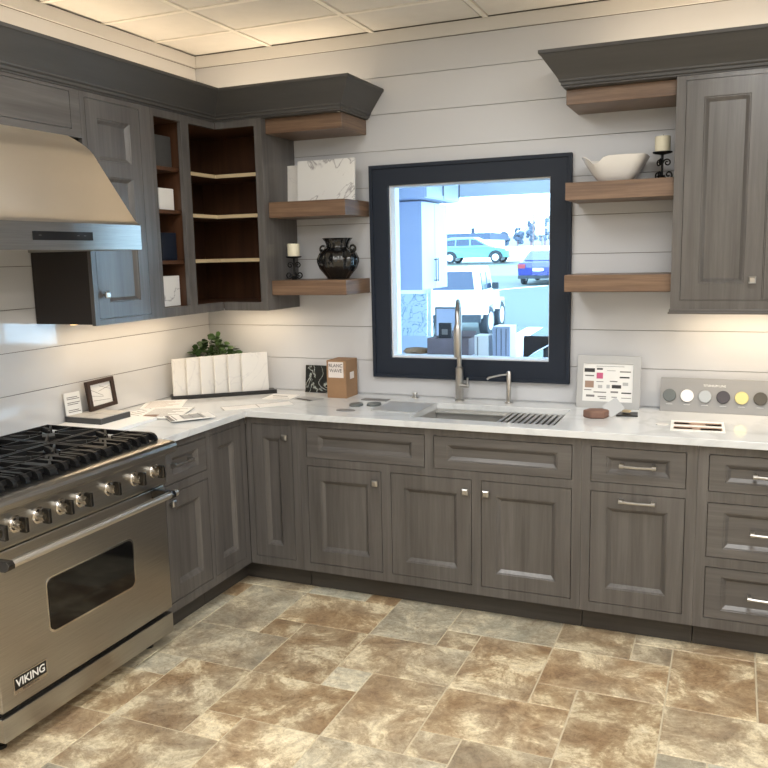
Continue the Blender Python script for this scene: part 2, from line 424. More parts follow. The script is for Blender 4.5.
def knob(o, f, a, z, D, s=.014):
    b = MB(); b.lathe([(.006, 0), (.0055, .014)], 0, 0, 0, 10, axis=Matrix.Translation(Vector(f(a, z, D))) @ rot_n(f))
    b.sm = False
    h = s
    q = [(h*.55, .012), (h, .018), (h, .024), (h*.62, .028)]
    pts = []; fs = []
    for r, d in q:
        pts += [f(a-r, z-r, D+d), f(a+r, z-r, D+d), f(a+r, z+r, D+d), f(a-r, z+r, D+d)]
    for i in range(3):
        for k in range(4): fs.append((i*4+k, i*4+(k+1) % 4, i*4+4+(k+1) % 4, i*4+4+k))
    fs += [(0,1,2,3), (12,13,14,15)]
    b.add(pts, fs)
    return b.build('knob', M['nickel'], o)
def rot_n(f):
    n = (Vector(f(0,0,1))-Vector(f(0,0,0))).normalized()
    return n.to_track_quat('Z', 'Y').to_matrix().to_4x4()
def pull(o, f, a0, a1, z, D, mat='nickel'):
    b = MB()
    for a in (a0, a1): b.fbox(f, a-.008, a+.008, z-.008, z+.008, D, D+.026)
    b.tube([f(a0-.008, z, D+.028), f((a0+a1)/2, z-.0015, D+.030), f(a1+.008, z, D+.028)], .0058, 8)
    return b.build('pull', M[mat], o)
def frame_mb(f, us, vs, holes, D, t=.02):
    b = MB(); us = sorted(set(us)|{h[0] for h in holes}|{h[1] for h in holes}); vs = sorted(set(vs)|{h[2] for h in holes}|{h[3] for h in holes})
    b.slab(f, us, vs, lambda a, z: not any(h[0] < a < h[1] and h[2] < z < h[3] for h in holes), D-t, D)
    return b
ZB, ZF, ZT = .155, .112, .847
D = .61
def base_cab(label, a0, a1, f, doors, drawers, D=.61, loc=None, group='grey stained base cabinets'):
    r = thing('base_cabinet', label, 'cabinet', loc or f((a0+a1)/2, 0, D/2), group)
    holes = [d[:4] for d in doors]+[d[:4] for d in drawers]
    frame_mb(f, [a0, a1], [ZF, .882], holes, D).build('face_frame', M['cab_v'], r)
    MB().fbox(f, a0+.001, a1-.001, ZF, .70, .004, D-.0215).build('carcass', M['sideblack'], r)
    MB().fbox(f, a0+.001, a1-.001, 0.001, ZF, .004, D-.075).build('toe_kick', M['kick'], r)
    gp = .003
    for x0, x1, z0, z1, h in doors:
        o = door(r, f, x0+gp, x1-gp, z0+gp, z1-gp, D)
        if h and h[0] == 'k': knob(o, f, h[1], h[2], D)
        elif h: pull(o, f, h[1], h[2], h[3], D)
    for x0, x1, z0, z1, h in drawers:
        o = door(r, f, x0+gp, x1-gp, z0+gp, z1-gp, D, 'drawer', sw=.036, kind='h')
        if h: pull(o, f, h[1], h[2], h[3], D)
    return r
# corner cabinet (L shaped)
r = thing('corner_base_cabinet', 'grey L-shaped corner base cabinet with two narrow full-height doors', 'cabinet', (.3, -.3, 0), 'grey stained base cabinets')
frame_mb(BK, [.612, .914], [ZF, .882], [(.645, .874, ZB, ZT)], D).build('face_frame', M['cab_v'], r)
frame_mb(LF, [-.925, -.612], [ZF, .882], [(-.925+.004, -.655, ZB, ZT)], D).build('face_frame', M['cab_v'], r)
b = MB(); b.slab(FL, [.004, .588, .913], [-.924, -.588, -.004], lambda x, y: x < .588 or y > -.588, ZF, .70); b.build('carcass', M['sideblack'], r)
b = MB(); b.slab(FL, [.004, .535, .913], [-.924, -.535, -.004], lambda x, y: x < .535 or y > -.535, .001, ZF); b.build('toe_kick', M['kick'], r)
o = door(r, BK, .647, .872, ZB+.002, ZT-.002, D); knob(o, BK, .842, .79, D)
door(r, LF, -.919, -.657, ZB+.002, ZT-.002, D)
base_cab('wide grey base cabinet under the sink with three doors and two false drawers', .915, 2.279, BK,
    [(.954, 1.348, ZB, .655, ('k', 1.322, .60)), (1.396, 1.792, ZB, .655, ('k', 1.766, .60)), (1.835, 2.24, ZB, .655, ('k', 1.862, .60))],
    [(.954, 1.569, .693, ZT, None), (1.612, 2.24, .693, ZT, None)])
base_cab('grey pull-out base cabinet with a drawer above, between the sink cabinet and the three-drawer cabinet', 2.28, 2.741, BK,
    [(2.318, 2.70, ZB, .655, ('p', 2.445, 2.575, .622))], [(2.318, 2.70, .693, ZT, ('p', 2.445, 2.575, .775))])
base_cab('grey base cabinet with three stacked drawers at the right edge', 2.742, 3.32, BK,
    [], [(2.783, 3.28, .693, ZT, ('p', 2.955, 3.085, .772)), (2.783, 3.28, .418, .649, ('p', 2.955, 3.085, .535)), (2.783, 3.28, ZB, .377, ('p', 2.955, 3.085, .268))])
base_cab('narrow grey base cabinet with drawer and door right of the stainless range', -1.306, -.926, LF,
    [(-1.27, -.95, ZB, .65, ('k', -1.235, .61))], [(-1.27, -.95, .69, ZT, ('p', -1.21, -1.09, .775))])

# ---------------------------------------------------------------- worktop
SX0, SX1, SY0, SY1 = 1.475, 2.15, -.545, -.165
b = MB()
xs = [.002, .64, SX0, SX1, 3.34]; ys = [-1.308, -.64, SY0, SY1, -.002]
b.slab(FL, xs, ys, lambda x, y: (x < .64 or y > -.64) and not (SX0 < x < SX1 and SY0 < y < SY1), .884, .914)
tag(b.build('countertop', M['quartz'], bevel=.002), 'white quartz L-shaped countertop running along both walls', 'countertop')
# sink
r = thing('sink', 'stainless undermount sink basin set in the white countertop', 'sink', (1.81, -.37, .7))
b = MB(); zf = .70; t = .003; i = .002
x0, x1, y0, y1 = SX0-t, SX1+t, SY0-t, SY1+t
b.slab(FL, [x0-.012, x0, x1, x1+.012], [y0-.012, y0, y1, y1+.012], lambda x, y: not (x0 < x < x1 and y0 < y < y1), .8805, .8825)
b.slab(FL, [x0-.002, x0, x1, x1+.002], [y0-.002, y0, y1, y1+.002], lambda x, y: not (x0 < x < x1 and y0 < y < y1), zf, .8805)
b.box(x0, x1, y0, y1, zf, zf+.003)
b.build('basin', M['steels'], r)
b = MB(); b.box(x0+.001, x1-.001, y1-.03, y1-.001, .868, .873); b.box(x0+.001, x1-.001, y0+.001, y0+.03, .868, .873); b.build('ledge', M['steels'], r)
b = MB(); b.lathe([(.045, 0), (.045, .004), (.03, .005), (.028, .002)], 1.9, -.33, zf+.003, 20); b.build('drain', M['nickel'], r)
r = thing('drying_rack', 'dark barred roll-out drying rack over the right half of the sink', 'rack', (1.98, -.37, .873))
b = MB()
for k in range(10):
    x = 1.862 + k*.0275
    b.box(x-.008, x+.008, SY0+.006, SY1-.006, .8755, .886)
b.build('bars', M['nickel'], r)
for q0, q1 in ((SY0+.004, SY0+.016), (SY1-.016, SY1-.004)): MB().box(1.845, SX1-.006, q0, q1, .873, .8755).build('rail', M['black'], r)
# faucet
r = thing('kitchen_faucet', 'tall brushed nickel gooseneck faucet standing behind the sink', 'faucet', (1.567, -.075, .914))
b = MB(); b.lathe([(.026, 0), (.026, .006), (.021, .01), (.021, .17), (.016, .175), (.0125, .18)], 1.567, -.075, .914, 20); b.build('body', M['nickel'], r)
pts = [(1.567, -.075, 1.08)]+[(1.567, -.075, z) for z in (1.2, 1.34)]
for k in range(1, 13):
    a = PI*k/12; pts.append((1.567+.27*.105*(1-math.cos(a)), -.075-.96*.105*(1-math.cos(a)), 1.325+.105*math.sin(a)))
pts.append((1.6235, -.277, 1.31))
MB().tube(pts, .0125, 12).build('spout', M['nickel'], r)
b = MB(); b.lathe([(.012, 0), (.019, -.02), (.019, -.10), (.017, -.155), (.014, -.16)], 1.6235, -.277, 1.325, 16); b.build('spray_head', M['nickel'], r)
b = MB(); b.tube([(1.575, -.09, .995), (1.62, -.09, .995)], .012, 12); b.tube([(1.615, -.09, .99), (1.622, -.115, 1.04)], [.007, .005], 8); b.build('handle', M['nickel'], r)
r = thing('filtered_water_tap', 'small brushed nickel tap with a thin level spout right of the tall faucet', 'faucet', (1.826, -.075, .914))
b = MB(); b.lathe([(.021, 0), (.021, .005), (.0125, .008), (.0125, .155), (.009, .162)], 1.826, -.075, .914, 16); b.build('body', M['nickel'], r)
MB().tube([(1.826, -.075, 1.062), (1.79, -.11, 1.06), (1.745, -.155, 1.052), (1.738, -.162, 1.044)], .0055, 8).build('spout', M['nickel'], r)
b = MB(); b.lathe([(.02, 0), (.02, .006), (.011, .008), (.011, .02), (.015, .022), (.013, .027)], 1.312, -.05, .914, 14)
tag(b.build('disposal_switch', M['nickel']), 'small round metal button on the countertop left of the tall faucet', 'switch')

# ---------------------------------------------------------------- wall cabinets, left group
UD = .34
r = thing('wall_cabinet', 'grey wall cabinet above the range hood with one flat door', 'cabinet', (0.001, -1.78, 2.17), 'grey stained wall cabinets')
frame_mb(LF, [-2.25, -1.312], [2.168, 2.36], [(-2.21, -1.366, 2.198, 2.347)], UD).build('face_frame', M['cab_h'], r)
MB().fbox(LF, -2.249, -1.313, 2.168, 2.36, .004, UD-.0215).build('carcass', M['kick'], r)
door(r, LF, -2.208, -1.368, 2.2, 2.345, UD, flat=True, kind='h')
r = thing('wall_cabinet', 'grey wall cabinet with two-panel door, its dark side facing the range hood', 'cabinet', (0.001, -1.1, 1.39), 'grey stained wall cabinets')
frame_mb(LF, [-1.311, -.86], [1.39, 2.36], [(-1.284, -.94, 1.415, 2.337)], UD).build('face_frame', M['cab_v'], r)
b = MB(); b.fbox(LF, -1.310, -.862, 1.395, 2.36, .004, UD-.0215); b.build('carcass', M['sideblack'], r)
o = door(r, LF, -1.282, -.942, 1.417, 2.335, UD, panels=[(-1.216, -1.008, 2.088, 2.262), (-1.216, -1.008, 1.484, 2.024)])
knob(o, LF, -1.25, 1.52, UD)
# open corner cabinet: L shape, one thing
r = thing('open_corner_cabinet', 'open grey L-shaped corner wall cabinet with dark brown shelved interior', 'cabinet', (.17, -.17, 1.39), 'grey stained wall cabinets')
frame_mb(LF, [-.859, -.342], [1.39, 2.36], [(-.838, -.634, 1.435, 2.325), (-.572, -.342, 1.435, 2.325)], UD).build('face_frame', M['cab_v'], r)
frame_mb(BK, [.342, .614], [1.39, 2.36], [(.342, .572, 1.435, 2.325)], UD).build('face_frame', M['cab_v'], r)
Lk = lambda x, y: x < .32 or y > -.32
b = MB(); b.slab(FL, [.002, .32, .613], [-.858, -.32, -.002], Lk, 1.40, 1.434); b.build('bottom', M['inside'], r)
b = MB(); b.slab(FL, [.002, .32, .613], [-.858, -.32, -.002], Lk, 2.326, 2.36); b.build('top', M['inside'], r)
b = MB(); b.fbox(LF, -.858, -.002, 1.434, 2.326, .002, .012); b.fbox(BK, .012, .613, 1.434, 2.326, .002, .012); b.build('back_panel', M['inside'], r)
b = MB(); b.fbox(BK, .602, .614, 1.39, 2.36, .002, .32); b.build('end_panel', M['cab_v'], r)
MB().fbox(BK, .590, .6015, 1.434, 2.326, .012, .319).build('lining', M['inside'], r); MB().fbox(LF, -.858, -.846, 1.434, 2.326, .012, .319).build('lining', M['inside'], r)
b = MB(); b.fbox(LF, -.61, -.595, 1.434, 2.326, .012, .319); b.build('divider', M['inside'], r)
for z in (1.663, 1.892, 2.10):
    b = MB(); b.slab(FL, [.0125, .30, .5895], [-.594, -.30, -.0125], lambda x, y: x < .30 or y > -.30, z-.018, z); s_ = b.build('shelf', M['inside'], r)
    b = MB(); b.slab(FL, [.0125, .300, .303, .5895], [-.594, -.303, -.300, -.0125], lambda x, y: (x > .300 and y < -.300 and (x < .303 or y > -.303)), z-.018, z); b.build('edge_band', M['edge'], s_, 'pale wood front edge')
for z in (1.660, 1.904, 2.108):
    b = MB(); b.fbox(LF, -.8455, -.6105, z-.018, z, .0125, .30); b.build('shelf', M['inside'], r, bevel=.001)
# light valance below the left wall cabinets
# crown of the left group, around the corner, with moulding steps
def crown(name, label, path, prof, z_of=None):
    # path: list of (x,y) with outward offset normals handled by mitre; prof: (out, z)
    b = MB(); n = len(path); rings = []
    for o_, z in prof:
        ring = []
        for i, (p, mit) in enumerate(path): ring.append((p[0]+mit[0]*o_, p[1]+mit[1]*o_, z))
        rings.append(ring)
    vs = [v for ring in rings for v in ring]; fs = []
    m_ = len(prof)
    for j in range(m_-1):
        for i in range(n-1): fs.append((j*n+i, j*n+i+1, (j+1)*n+i+1, (j+1)*n+i))
    # top and back closing
    b.add(vs, fs)
    return b
prof = [(-.02, 2.361), (.004, 2.361), (.004, 2.366), (.012, 2.370), (.012, 2.380), (.020, 2.386), (.020, 2.392), (.032, 2.41), (.088, 2.489), (.094, 2.493), (.094, 2.506), (-.02, 2.506), (-.02, 2.361)]
path = [((.34, -2.26), (1, 0)), ((.34, -.34), (1, -1)), ((1.055, -.34), (1, -1)), ((1.055, -.002), (1, 0))]
tag(crown('c', '', path, prof).build('crown_moulding', M['crown']), 'charcoal crown moulding turning the corner above the left wall cabinets', 'moulding')
tag(MB().box(.616, 1.034, -.336, -.002, 2.3592, 2.3605).build('crown_light_stop', M['crown']), 'added charcoal light-blocking board under the crown moulding left of the window', 'board')  # thin boards added to stop strip light leaking under the crown
tag(MB().box(2.157, 2.597, -.341, -.002, 2.3592, 2.3605).build('crown_light_stop', M['crown']), 'added charcoal light-blocking board under the crown moulding right of the window', 'board')
path = [((2.136, -.002), (-1, 0)), ((2.136, -.345), (-1, -1)), ((3.36, -.345), (0, -1))]
prof2 = [(o, z) for o, z in prof]
tag(crown('c', '', path, prof2).build('crown_moulding', M['crown']), 'charcoal crown moulding above the right wall cabinet and brown top shelf', 'moulding')
# floating shelves
def fshelf(x0, x1, z0, z1, label, d=.30):
    b = MB(); b.fbox(BK, x0, x1, z0, z1, .002, d)
    return tag(b.build('floating_shelf', M['shelf'], bevel=.002), label, 'shelf', 'brown wooden floating shelves')
fshelf(.616, 1.046, 2.285, 2.359, 'thick brown wooden board under the crown left of the window')
fshelf(.616, 1.052, 1.866, 1.945, 'thick brown wooden shelf holding the white marble slabs')
fshelf(.616, 1.046, 1.468, 1.544, 'thick brown wooden shelf holding the black vase and candle')
fshelf(2.138, 2.596, 2.295, 2.359, 'thick brown wooden board under the crown right of the window')
fshelf(2.138, 2.596, 1.886, 1.963, 'thick brown wooden shelf holding the white bowl')
fshelf(2.138, 2.596, 1.481, 1.556, 'thick brown wooden shelf, empty, right of the window')
# right wall cabinet
r = thing('wall_cabinet', 'grey wall cabinet with tall recessed-panel doors right of the window', 'cabinet', (2.95, -.17, 1.39), 'grey stained wall cabinets')
frame_mb(BK, [2.598, 3.34], [1.408, 2.36], [(2.636, 2.953, 1.446, 2.342), (2.957, 3.30, 1.446, 2.342)], .345).build('face_frame', M['cab_v'], r)
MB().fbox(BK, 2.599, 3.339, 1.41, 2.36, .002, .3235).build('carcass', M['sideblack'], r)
b = MB(); b.fbox(BK, 2.590, 3.345, 1.388, 1.396, .325, .357); b.fbox(BK, 2.594, 3.342, 1.396, 1.408, .325, .351); b.build('light_rail', M['cab_h'], r, bevel=.001)
o = door(r, BK, 2.638, 2.951, 1.448, 2.34, .345, sw=.068); knob(o, BK, 2.915, 1.53, .345)
door(r, BK, 2.959, 3.298, 1.448, 2.34, .345, sw=.068)

# ---------------------------------------------------------------- hood
r = thing('range_hood', 'stainless canopy range hood above the range with a black control strip', 'range hood', (.002, -1.77, 1.707))
Y0, Y1 = -2.225, -1.3125
b = MB(); b.slab(LF, [Y0, Y0+.02, Y1-.02, Y1], [1.707, 1.805], lambda a, z: True, .5985, .6105)
b.fbox(LF, Y0, Y0+.012, 1.707, 1.805, .004, .5985); b.fbox(LF, Y1-.012, Y1, 1.707, 1.805, .004, .5985)
b.build('valance', M['steel'], r, bevel=.001)
prof = [(.612, 1.805), (.600, 1.812), (.585, 1.822)]
for k in range(1, 8): t_ = k/7; prof.append((.585-.165*t_, 1.822+.238*t_))
prof += [(.408, 2.078), (.394, 2.098), (.380, 2.116), (.368, 2.132), (.359, 2.146), (.352, 2.157), (.347, 2.165), (.3455, 2.1675)]
cols = []
for i, (x, z) in enumerate(prof):
    sh = 0.0
    if z > 2.10: sh = .085*((z-2.10)/.0675)**2.2
    cols.append((x, z, sh))
b = MB(); vs = []; fs = []; ny = 2
for x, z, sh in cols: vs += [(x, Y0+sh, z), (x, Y1-sh, z), (.004, Y1-sh, z), (.004, Y0+sh, z)]
for i in range(len(cols)-1):
    for k in range(3): fs.append((i*4+k, i*4+k+1, i*4+4+k+1, i*4+4+k))
    fs.append((i*4+3, i*4, i*4+4, i*4+7))
n4 = (len(cols)-1)*4; fs += [(0, 1, 2, 3), (n4, n4+1, n4+2, n4+3)]
b.add(vs, fs); b.sm = True; b.build('canopy', M['steelh'], r)
b = MB(); b.fbox(LF, -1.885, -1.594, 1.741, 1.772, .6105, .6135); cs = b.build('control_strip', M['black'], r, 'black control strip')
b = MB()
for yy in (-1.854, -1.67, -1.636): MB().fbox(LF, yy-.006, yy+.006, 1.757, 1.759, .6135, .6139).build('button_mark', M['ink'], cs)
b = MB(); b.fbox(LF, Y0+.013, Y1-.013, 1.725, 1.735, .006, .597); b.build('filter_panel', M['dkgrey'], r)

# ---------------------------------------------------------------- range
r = thing('gas_range', 'stainless steel professional gas range with oven standing on the stone floor', 'range', (.33, -1.777, 0), None)
Y0, Y1 = -2.236, -1.322
MB().fbox(LF, Y0+.004, Y1-.004, .075, .905, .03, .628).build('body', M['steel'], r)
# kick panel, door, control panel
MB().fbox(LF, Y0, Y1, .066, .152, .58, .655).build('kick_panel', M['steel'], r, bevel=.003)
MB().fbox(LF, Y0+.008, Y1-.008, .152, .172, .60, .632).build('gap_strip', M['black'], r)
wy0, wy1, wz0_, wz1_ = -2.0, -1.55, .362, .556
o = MB().fbox(LF, Y0, Y1, .172, .722, .629, .655).build('oven_door', M['steel'], r, bevel=.004)
def rrect(a0, a1, z0, z1, R, n=6):
    P = []
    for cx_, cz_, s0 in ((a1-R, z1-R, 0), (a0+R, z1-R, 90), (a0+R, z0+R, 180), (a1-R, z0+R, 270)):
        for k in range(n+1):
            a = math.radians(s0+90*k/n); P.append((cx_+R*math.cos(a), cz_+R*math.sin(a)))
    return P
MB().prism(LF, rrect(wy0-.008, wy1+.008, wz0_-.008, wz1_+.008, .03), .655, .6565).build('window_trim', M['chrome'], o)
MB().prism(LF, rrect(wy0, wy1, wz0_, wz1_, .025), .6566, .6585).build('window_glass', M['bglass'], o, 'black oven window glass')
# handle
b = MB(); b.tube([(.748, Y0-.004, .709), (.748, Y1-.045, .709)], .0145, 16); b.build('handle_bar', M['barm'], o)
for y in (Y0-.002, Y1-.078):
    b = MB(); b.prism(lambda a, z, d: (a, d, z), [(.6555, .686), (.745, .688), (.764, .698), (.766, .711), (.756, .724), (.6555, .722)], y-.013, y+.013)
    b.build('handle_bracket', M['dksteel'], o, 'dark handle end bracket', bevel=.002)
# badge
bb = MB().fbox(LF, -2.183, -2.033, .214, .278, .6552, .6572).build('badge', M['chrome'], o, bevel=.0008)
MB().fbox(LF, -2.178, -2.038, .226, .273, .6573, .658).build('badge_plate', M['black'], bb) if False else None
pl = MB().fbox(LF, -2.178, -2.038, .229, .273, .6573, .6580); 
tx = text('VIKING', .040, (.6582, -2.108, .2505), (0, 1, 0), (0, 0, 1), .0004, .0006)
ys_ = [v.y for v in tx.v]; 
b2 = MB(); b2.v = tx.v; b2.f = tx.f
sc_ = .128/(max(ys_)-min(ys_)); 
for v in b2.v: v.y = -2.108+(v.y+2.108)*sc_
pl.build('badge_plate', M['black'], o); b2.build('badge_lettering', M['paper'], o, 'white VIKING lettering')
tx = text('PROFESSIONAL', .011, (.6574, -2.108, .2215), (0, 1, 0), (0, 0, 1), .0003)
tx.build('badge_lettering', M['inkd'], o)
# control panel (slightly sloped) with bullnose
b = MB()
b.prism(lambda a, z, d: (a, d, z), [(.60, .728), (.658, .728), (.664, .736), (.670, .872), (.676, .872), (.700, .870), (.722, .872), (.730, .880), (.732, .898), (.727, .910), (.714, .917), (.698, .919), (.60, .919)], Y0, Y1)
cp = b.build('control_panel', M['steel'], r, bevel=.001)
ky = [-2.228+.02, -2.122, -2.022, -1.916, -1.820, -1.668, -1.522, -1.402]
km = None
for i, y in enumerate(ky):
    kn = bpy.data.objects.new('knob', None)
    b = MB(); ax = Matrix.Translation((.666, y, .802)) @ Matrix.Rotation(PI/2, 4, 'Y')
    b.lathe([(.030, 0), (.030, .006), (.026, .010), (.018, .011), (.0175, .034), (.016, .037)], 0, 0, 0, 24, axis=ax)
    b.sm = True
    k_ = b.build('knob', M['chrome'] , cp)
    g_ = MB(); g_.fbox(LF, y-.0075, y+.0075, .777, .829, .690, .722); g_.build('grip', M['dksteel'], k_, 'dark grip bar', bevel=.003)
# cooktop
b = MB(); b.fbox(LF, Y0, Y1, .905, .918, .03, .60); b.fbox(LF, Y0, Y1, .918, .935, .03, .05); b.build('cooktop', M['steel'], r, bevel=.0015)
b = MB(); b.fbox(LF, Y0+.02, Y1-.02, .918, .920, .055, .585); b.build('burner_tray', M['black'], r)
gw = (Y1-Y0-.05)/3
for i in range(3):
    a0 = Y0+.02+gw*i+.003; a1 = a0+gw-.006; am = (a0+a1)/2
    b = MB(); zt = .953; zb = .934; x0, x1 = .062, .655
    t = .0055
    def bar(p, q, w=.0100, z0=zb, z1=zt):
        p = Vector((*p, 0)); q = Vector((*q, 0)); d = (q-p).normalized(); n = Vector((-d.y, d.x, 0))*w
        c = [p-n, q-n, q+n, p+n]; c2 = [p-n*.7, q-n*.7, q+n*.7, p+n*.7]
        b.add([(v.x, v.y, z0) for v in c]+[(v.x, v.y, z1) for v in c2], [(0,3,2,1),(4,5,6,7),(0,1,5,4),(1,2,6,5),(2,3,7,6),(3,0,4,7)])
    for y in (a0+t, a1-t): bar((x0, y), (x1-.02, y), .0065)
    for x in (x0+t, (x0+x1)/2-.008, (x0+x1)/2+.008, ): bar((x, a0), (x, a1), .0065)
    bar((x1-.03, a0), (x1-.03, a1), .0065, .930, .947)
    # front bars with curved, dropped ends
    for y in [a0+t+(a1-a0-2*t)*k/5 for k in range(6)]:
        pr = [(x1-.13, zt), (x1-.03, zt+.001), (x1-.012, zt-.003), (x1-.001, zt-.012), (x1+.004, zt-.024), (x1+.004, .9205), (x1-.020, .9205), (x1-.03, .926), (x1-.13, .930)]
        b.prism(lambda a, z, d: (a, d, z), pr, y-.009, y+.009)
    for cxx in (x0+.145, x1-.145):
        for sx, sy in ((1,1),(1,-1),(-1,1),(-1,-1)):
            bar((cxx+sx*.115, am+sy*.13), (cxx+sx*.026, am+sy*.03), .006)
        for sx, sy in ((1,0),(-1,0)): bar((cxx+sx*.12, am), (cxx+sx*.04, am), .006)
        for sy in (1, -1): bar((cxx, am+sy*.135), (cxx, am+sy*.04), .006)
        bar((cxx-.12, a0+.05), (cxx-.045, a0+.085)); bar((cxx-.12, a1-.05), (cxx-.045, a1-.085))
    for x in (x0+.006, (x0+x1)/2):
        for y in (a0+.006, a1-.006): b.box(x-.005, x+.005, y-.005, y+.005, .921, zb)
    b.build('grate', M['iron'], r, 'black cast iron grate')
    for cxx in (x0+.145, x1-.145):
        q = MB(); q.lathe([(.055, 0), (.055, .008), (.045, .012), (.045, .02), (.04, .024)], cxx, am, .9205, 20); q.build('burner', M['iron'], r, 'black burner cap')
q = None
for x, y in ((.10, Y0+.06), (.56, Y0+.06), (.10, Y1-.06), (.56, Y1-.06)):
    b = MB(); b.lathe([(.022, 0), (.022, .012), (.014, .014), (.014, .075)], x, y, 0.001, 12); b.build('foot', M['black'], r)

# ---------------------------------------------------------------- things on the shelves
def leanbox(mb, c0, right, up, w, h, t):
    R_ = Vector(right).normalized(); U_ = Vector(up).normalized(); N_ = R_.cross(U_).normalized(); c0 = Vector(c0)
    vs = [c0+R_*a+U_*z+N_*d for d in (0, t) for a, z in ((0, 0), (w, 0), (w, h), (0, h))]
    return mb.add(vs, [(0,1,2,3),(4,7,6,5),(0,4,5,1),(1,5,6,2),(2,6,7,3),(3,7,4,0)])
b = MB(); leanbox(b, (.615, -.085, 1.9455), (1, 0, 0), (0, .06, 1), .14, .200, .012); tag(b.build('stone_slab', M['slab'], bevel=.001), 'smaller plain white slab on the brown shelf, partly behind the veined one', 'slab', None)
b = MB(); leanbox(b, (.703, -.135, 1.9455), (1, 0, 0), (0, .07, 1), .332, .214, .014); tag(b.build('marble_slab', M['marblew'], bevel=.001), 'large white slab with grey veins leaning on the brown shelf', 'slab', None)
def spiral(c0, ax, r0, turns, r, mb, sgn=1, start=0):
    pts = []
    for k in range(int(18*turns)+1):
        t_ = k/(18*turns); a = start+sgn*2*PI*turns*t_; rr = r0*(1-.8*t_)
        pts.append(Vector(c0)+Vector(ax)*(rr*math.cos(a))+Vector((0, 0, 1))*(rr*math.sin(a)))
    mb.tube(pts, r, 6)
def candle_holder(x, y, z, label, right_side=1):
    r = thing('candle_holder', label, 'candle holder', (x, y, z), None)
    b = MB(); b.tube([(x, y, z+.006), (x, y, z+.112)], .0055, 8); b.lathe([(.014, 0), (.016, .01), (.008, .02)], x, y, z+.0, 12); b.build('stem', M['iron'], r)
    b = MB()
    for ang in (0, 2*PI/3, 4*PI/3) if right_side == 3 else ((0,), (PI,), (PI/2,)):
        a_ = ang if not isinstance(ang, tuple) else ang[0]
        ax = (math.cos(a_+.25), math.sin(a_+.25), 0)
        c0 = Vector((x, y, 0))+Vector(ax)*.028
        spiral((c0.x, c0.y, z+.024), ax, .020, 1.4, .0036, b, 1, PI)
        c1 = Vector((x, y, 0))+Vector(ax)*.021
        spiral((c1.x, c1.y, z+.076), ax, .017, 1.4, .0033, b, -1, PI)
    b.build('scrollwork', M['iron'], r)
    b = MB(); b.lathe([(.006, 0), (.036, .006), (.042, .01), (.042, .013), (.0, .013)], x, y, z+.110, 20, cap=False); b.build('plate', M['iron'], r)
    c_ = MB(); c_.lathe([(.0, 0), (.032, 0), (.033, .004), (.033, .062), (.030, .066), (.0, .064)], x, y, z+.1235, 24, cap=False)
    return c_
c_ = candle_holder(.675, -.16, 1.5445, 'black scrolled iron candle holder on the lowest shelf left of the window')
o = c_.build('pillar_candle', M['candle']); o['label'] = 'ivory pillar candle on the iron holder beside the black vase'; o['category'] = 'candle'
MB().tube([(.675, -.16, 1.731), (.677, -.16, 1.740)], .0015, 5).build('wick', M['iron'], o)
c_ = candle_holder(2.533, -.14, 1.9635, 'black scrolled iron candle holder on the middle shelf beside the white bowl', 3)
o = c_.build('pillar_candle', M['candle']); o['label'] = 'ivory pillar candle on the iron holder beside the white bowl'; o['category'] = 'candle'
MB().tube([(2.533, -.14, 2.150), (2.535, -.14, 2.160)], .0015, 5).build('wick', M['iron'], o)
# vase
vx, vy, vz = .932, -.15, 1.5445
r = thing('vase', 'round ribbed black glass vase with two small curled handles on the lower left shelf', 'vase', (vx, vy, vz))
rib = lambda a, h: 1+.035*math.cos(14*a)
b = MB(); pr = [(.0, .004), (.04, .0), (.055, .002), (.058, .01), (.07, .025), (.095, .055), (.107, .088), (.107, .108), (.095, .135), (.072, .155), (.058, .165), (.056, .175), (.064, .195), (.078, .212), (.074, .212), (.058, .193), (.05, .175), (.052, .16), (.09, .11), (.05, .02), (0, .02)]
b.lathe(pr, vx, vy, vz, 84, rfun=rib, cap=False); b.build('body', M['vase'], r)
b = MB()
for s_ in (1, -1):
    pts = []
    for k in range(22):
        t_ = k/21; a = -PI*.6+t_*2.6*PI; rr = .02*(1-.55*t_)
        pts.append((vx+s_*(.085+rr*math.cos(a)), vy, vz+.158+rr*math.sin(a)))
    b.tube(pts, .0055, 7)
b.build('handle', M['vase'], r)
# bowl: squared rim, dipping at the left front
b = MB(); n = 48; b.sm = True
bx, by, bz = 2.335, -.15, 1.9635
def bowlring(s, hz, inner=0):
    out = []
    for k in range(n):
        a = 2*PI*k/n; c_, s_ = math.cos(a), math.sin(a); p = 5
        rr = 1/((abs(c_)**p+abs(s_)**p)**(1/p))
        x = rr*c_*s*(1.0); y = rr*s_*s*.82
        dip = math.exp(-((a-PI*1.345)/.17)**2)
        out.append((bx+x, by+y, bz+hz-(hz**2/.11**2)*.036*dip))
    return out
rings = [bowlring(.06, 0), bowlring(.072, .004), bowlring(.1, .04), bowlring(.128, .085), bowlring(.142, .110), bowlring(.137, .112), bowlring(.122, .085), bowlring(.094, .042), bowlring(.06, .012)]
vs = [v for R_ in rings for v in R_]; fs = [(j*n+k, j*n+(k+1) % n, (j+1)*n+(k+1) % n, (j+1)*n+k) for j in range(len(rings)-1) for k in range(n)]
fs += [tuple(range(n))[::-1], tuple((len(rings)-1)*n+k for k in range(n))]
b.add(vs, fs); tag(b.build('bowl', M['white']), 'white square-rimmed ceramic bowl with a dipped corner on the right middle shelf', 'bowl')
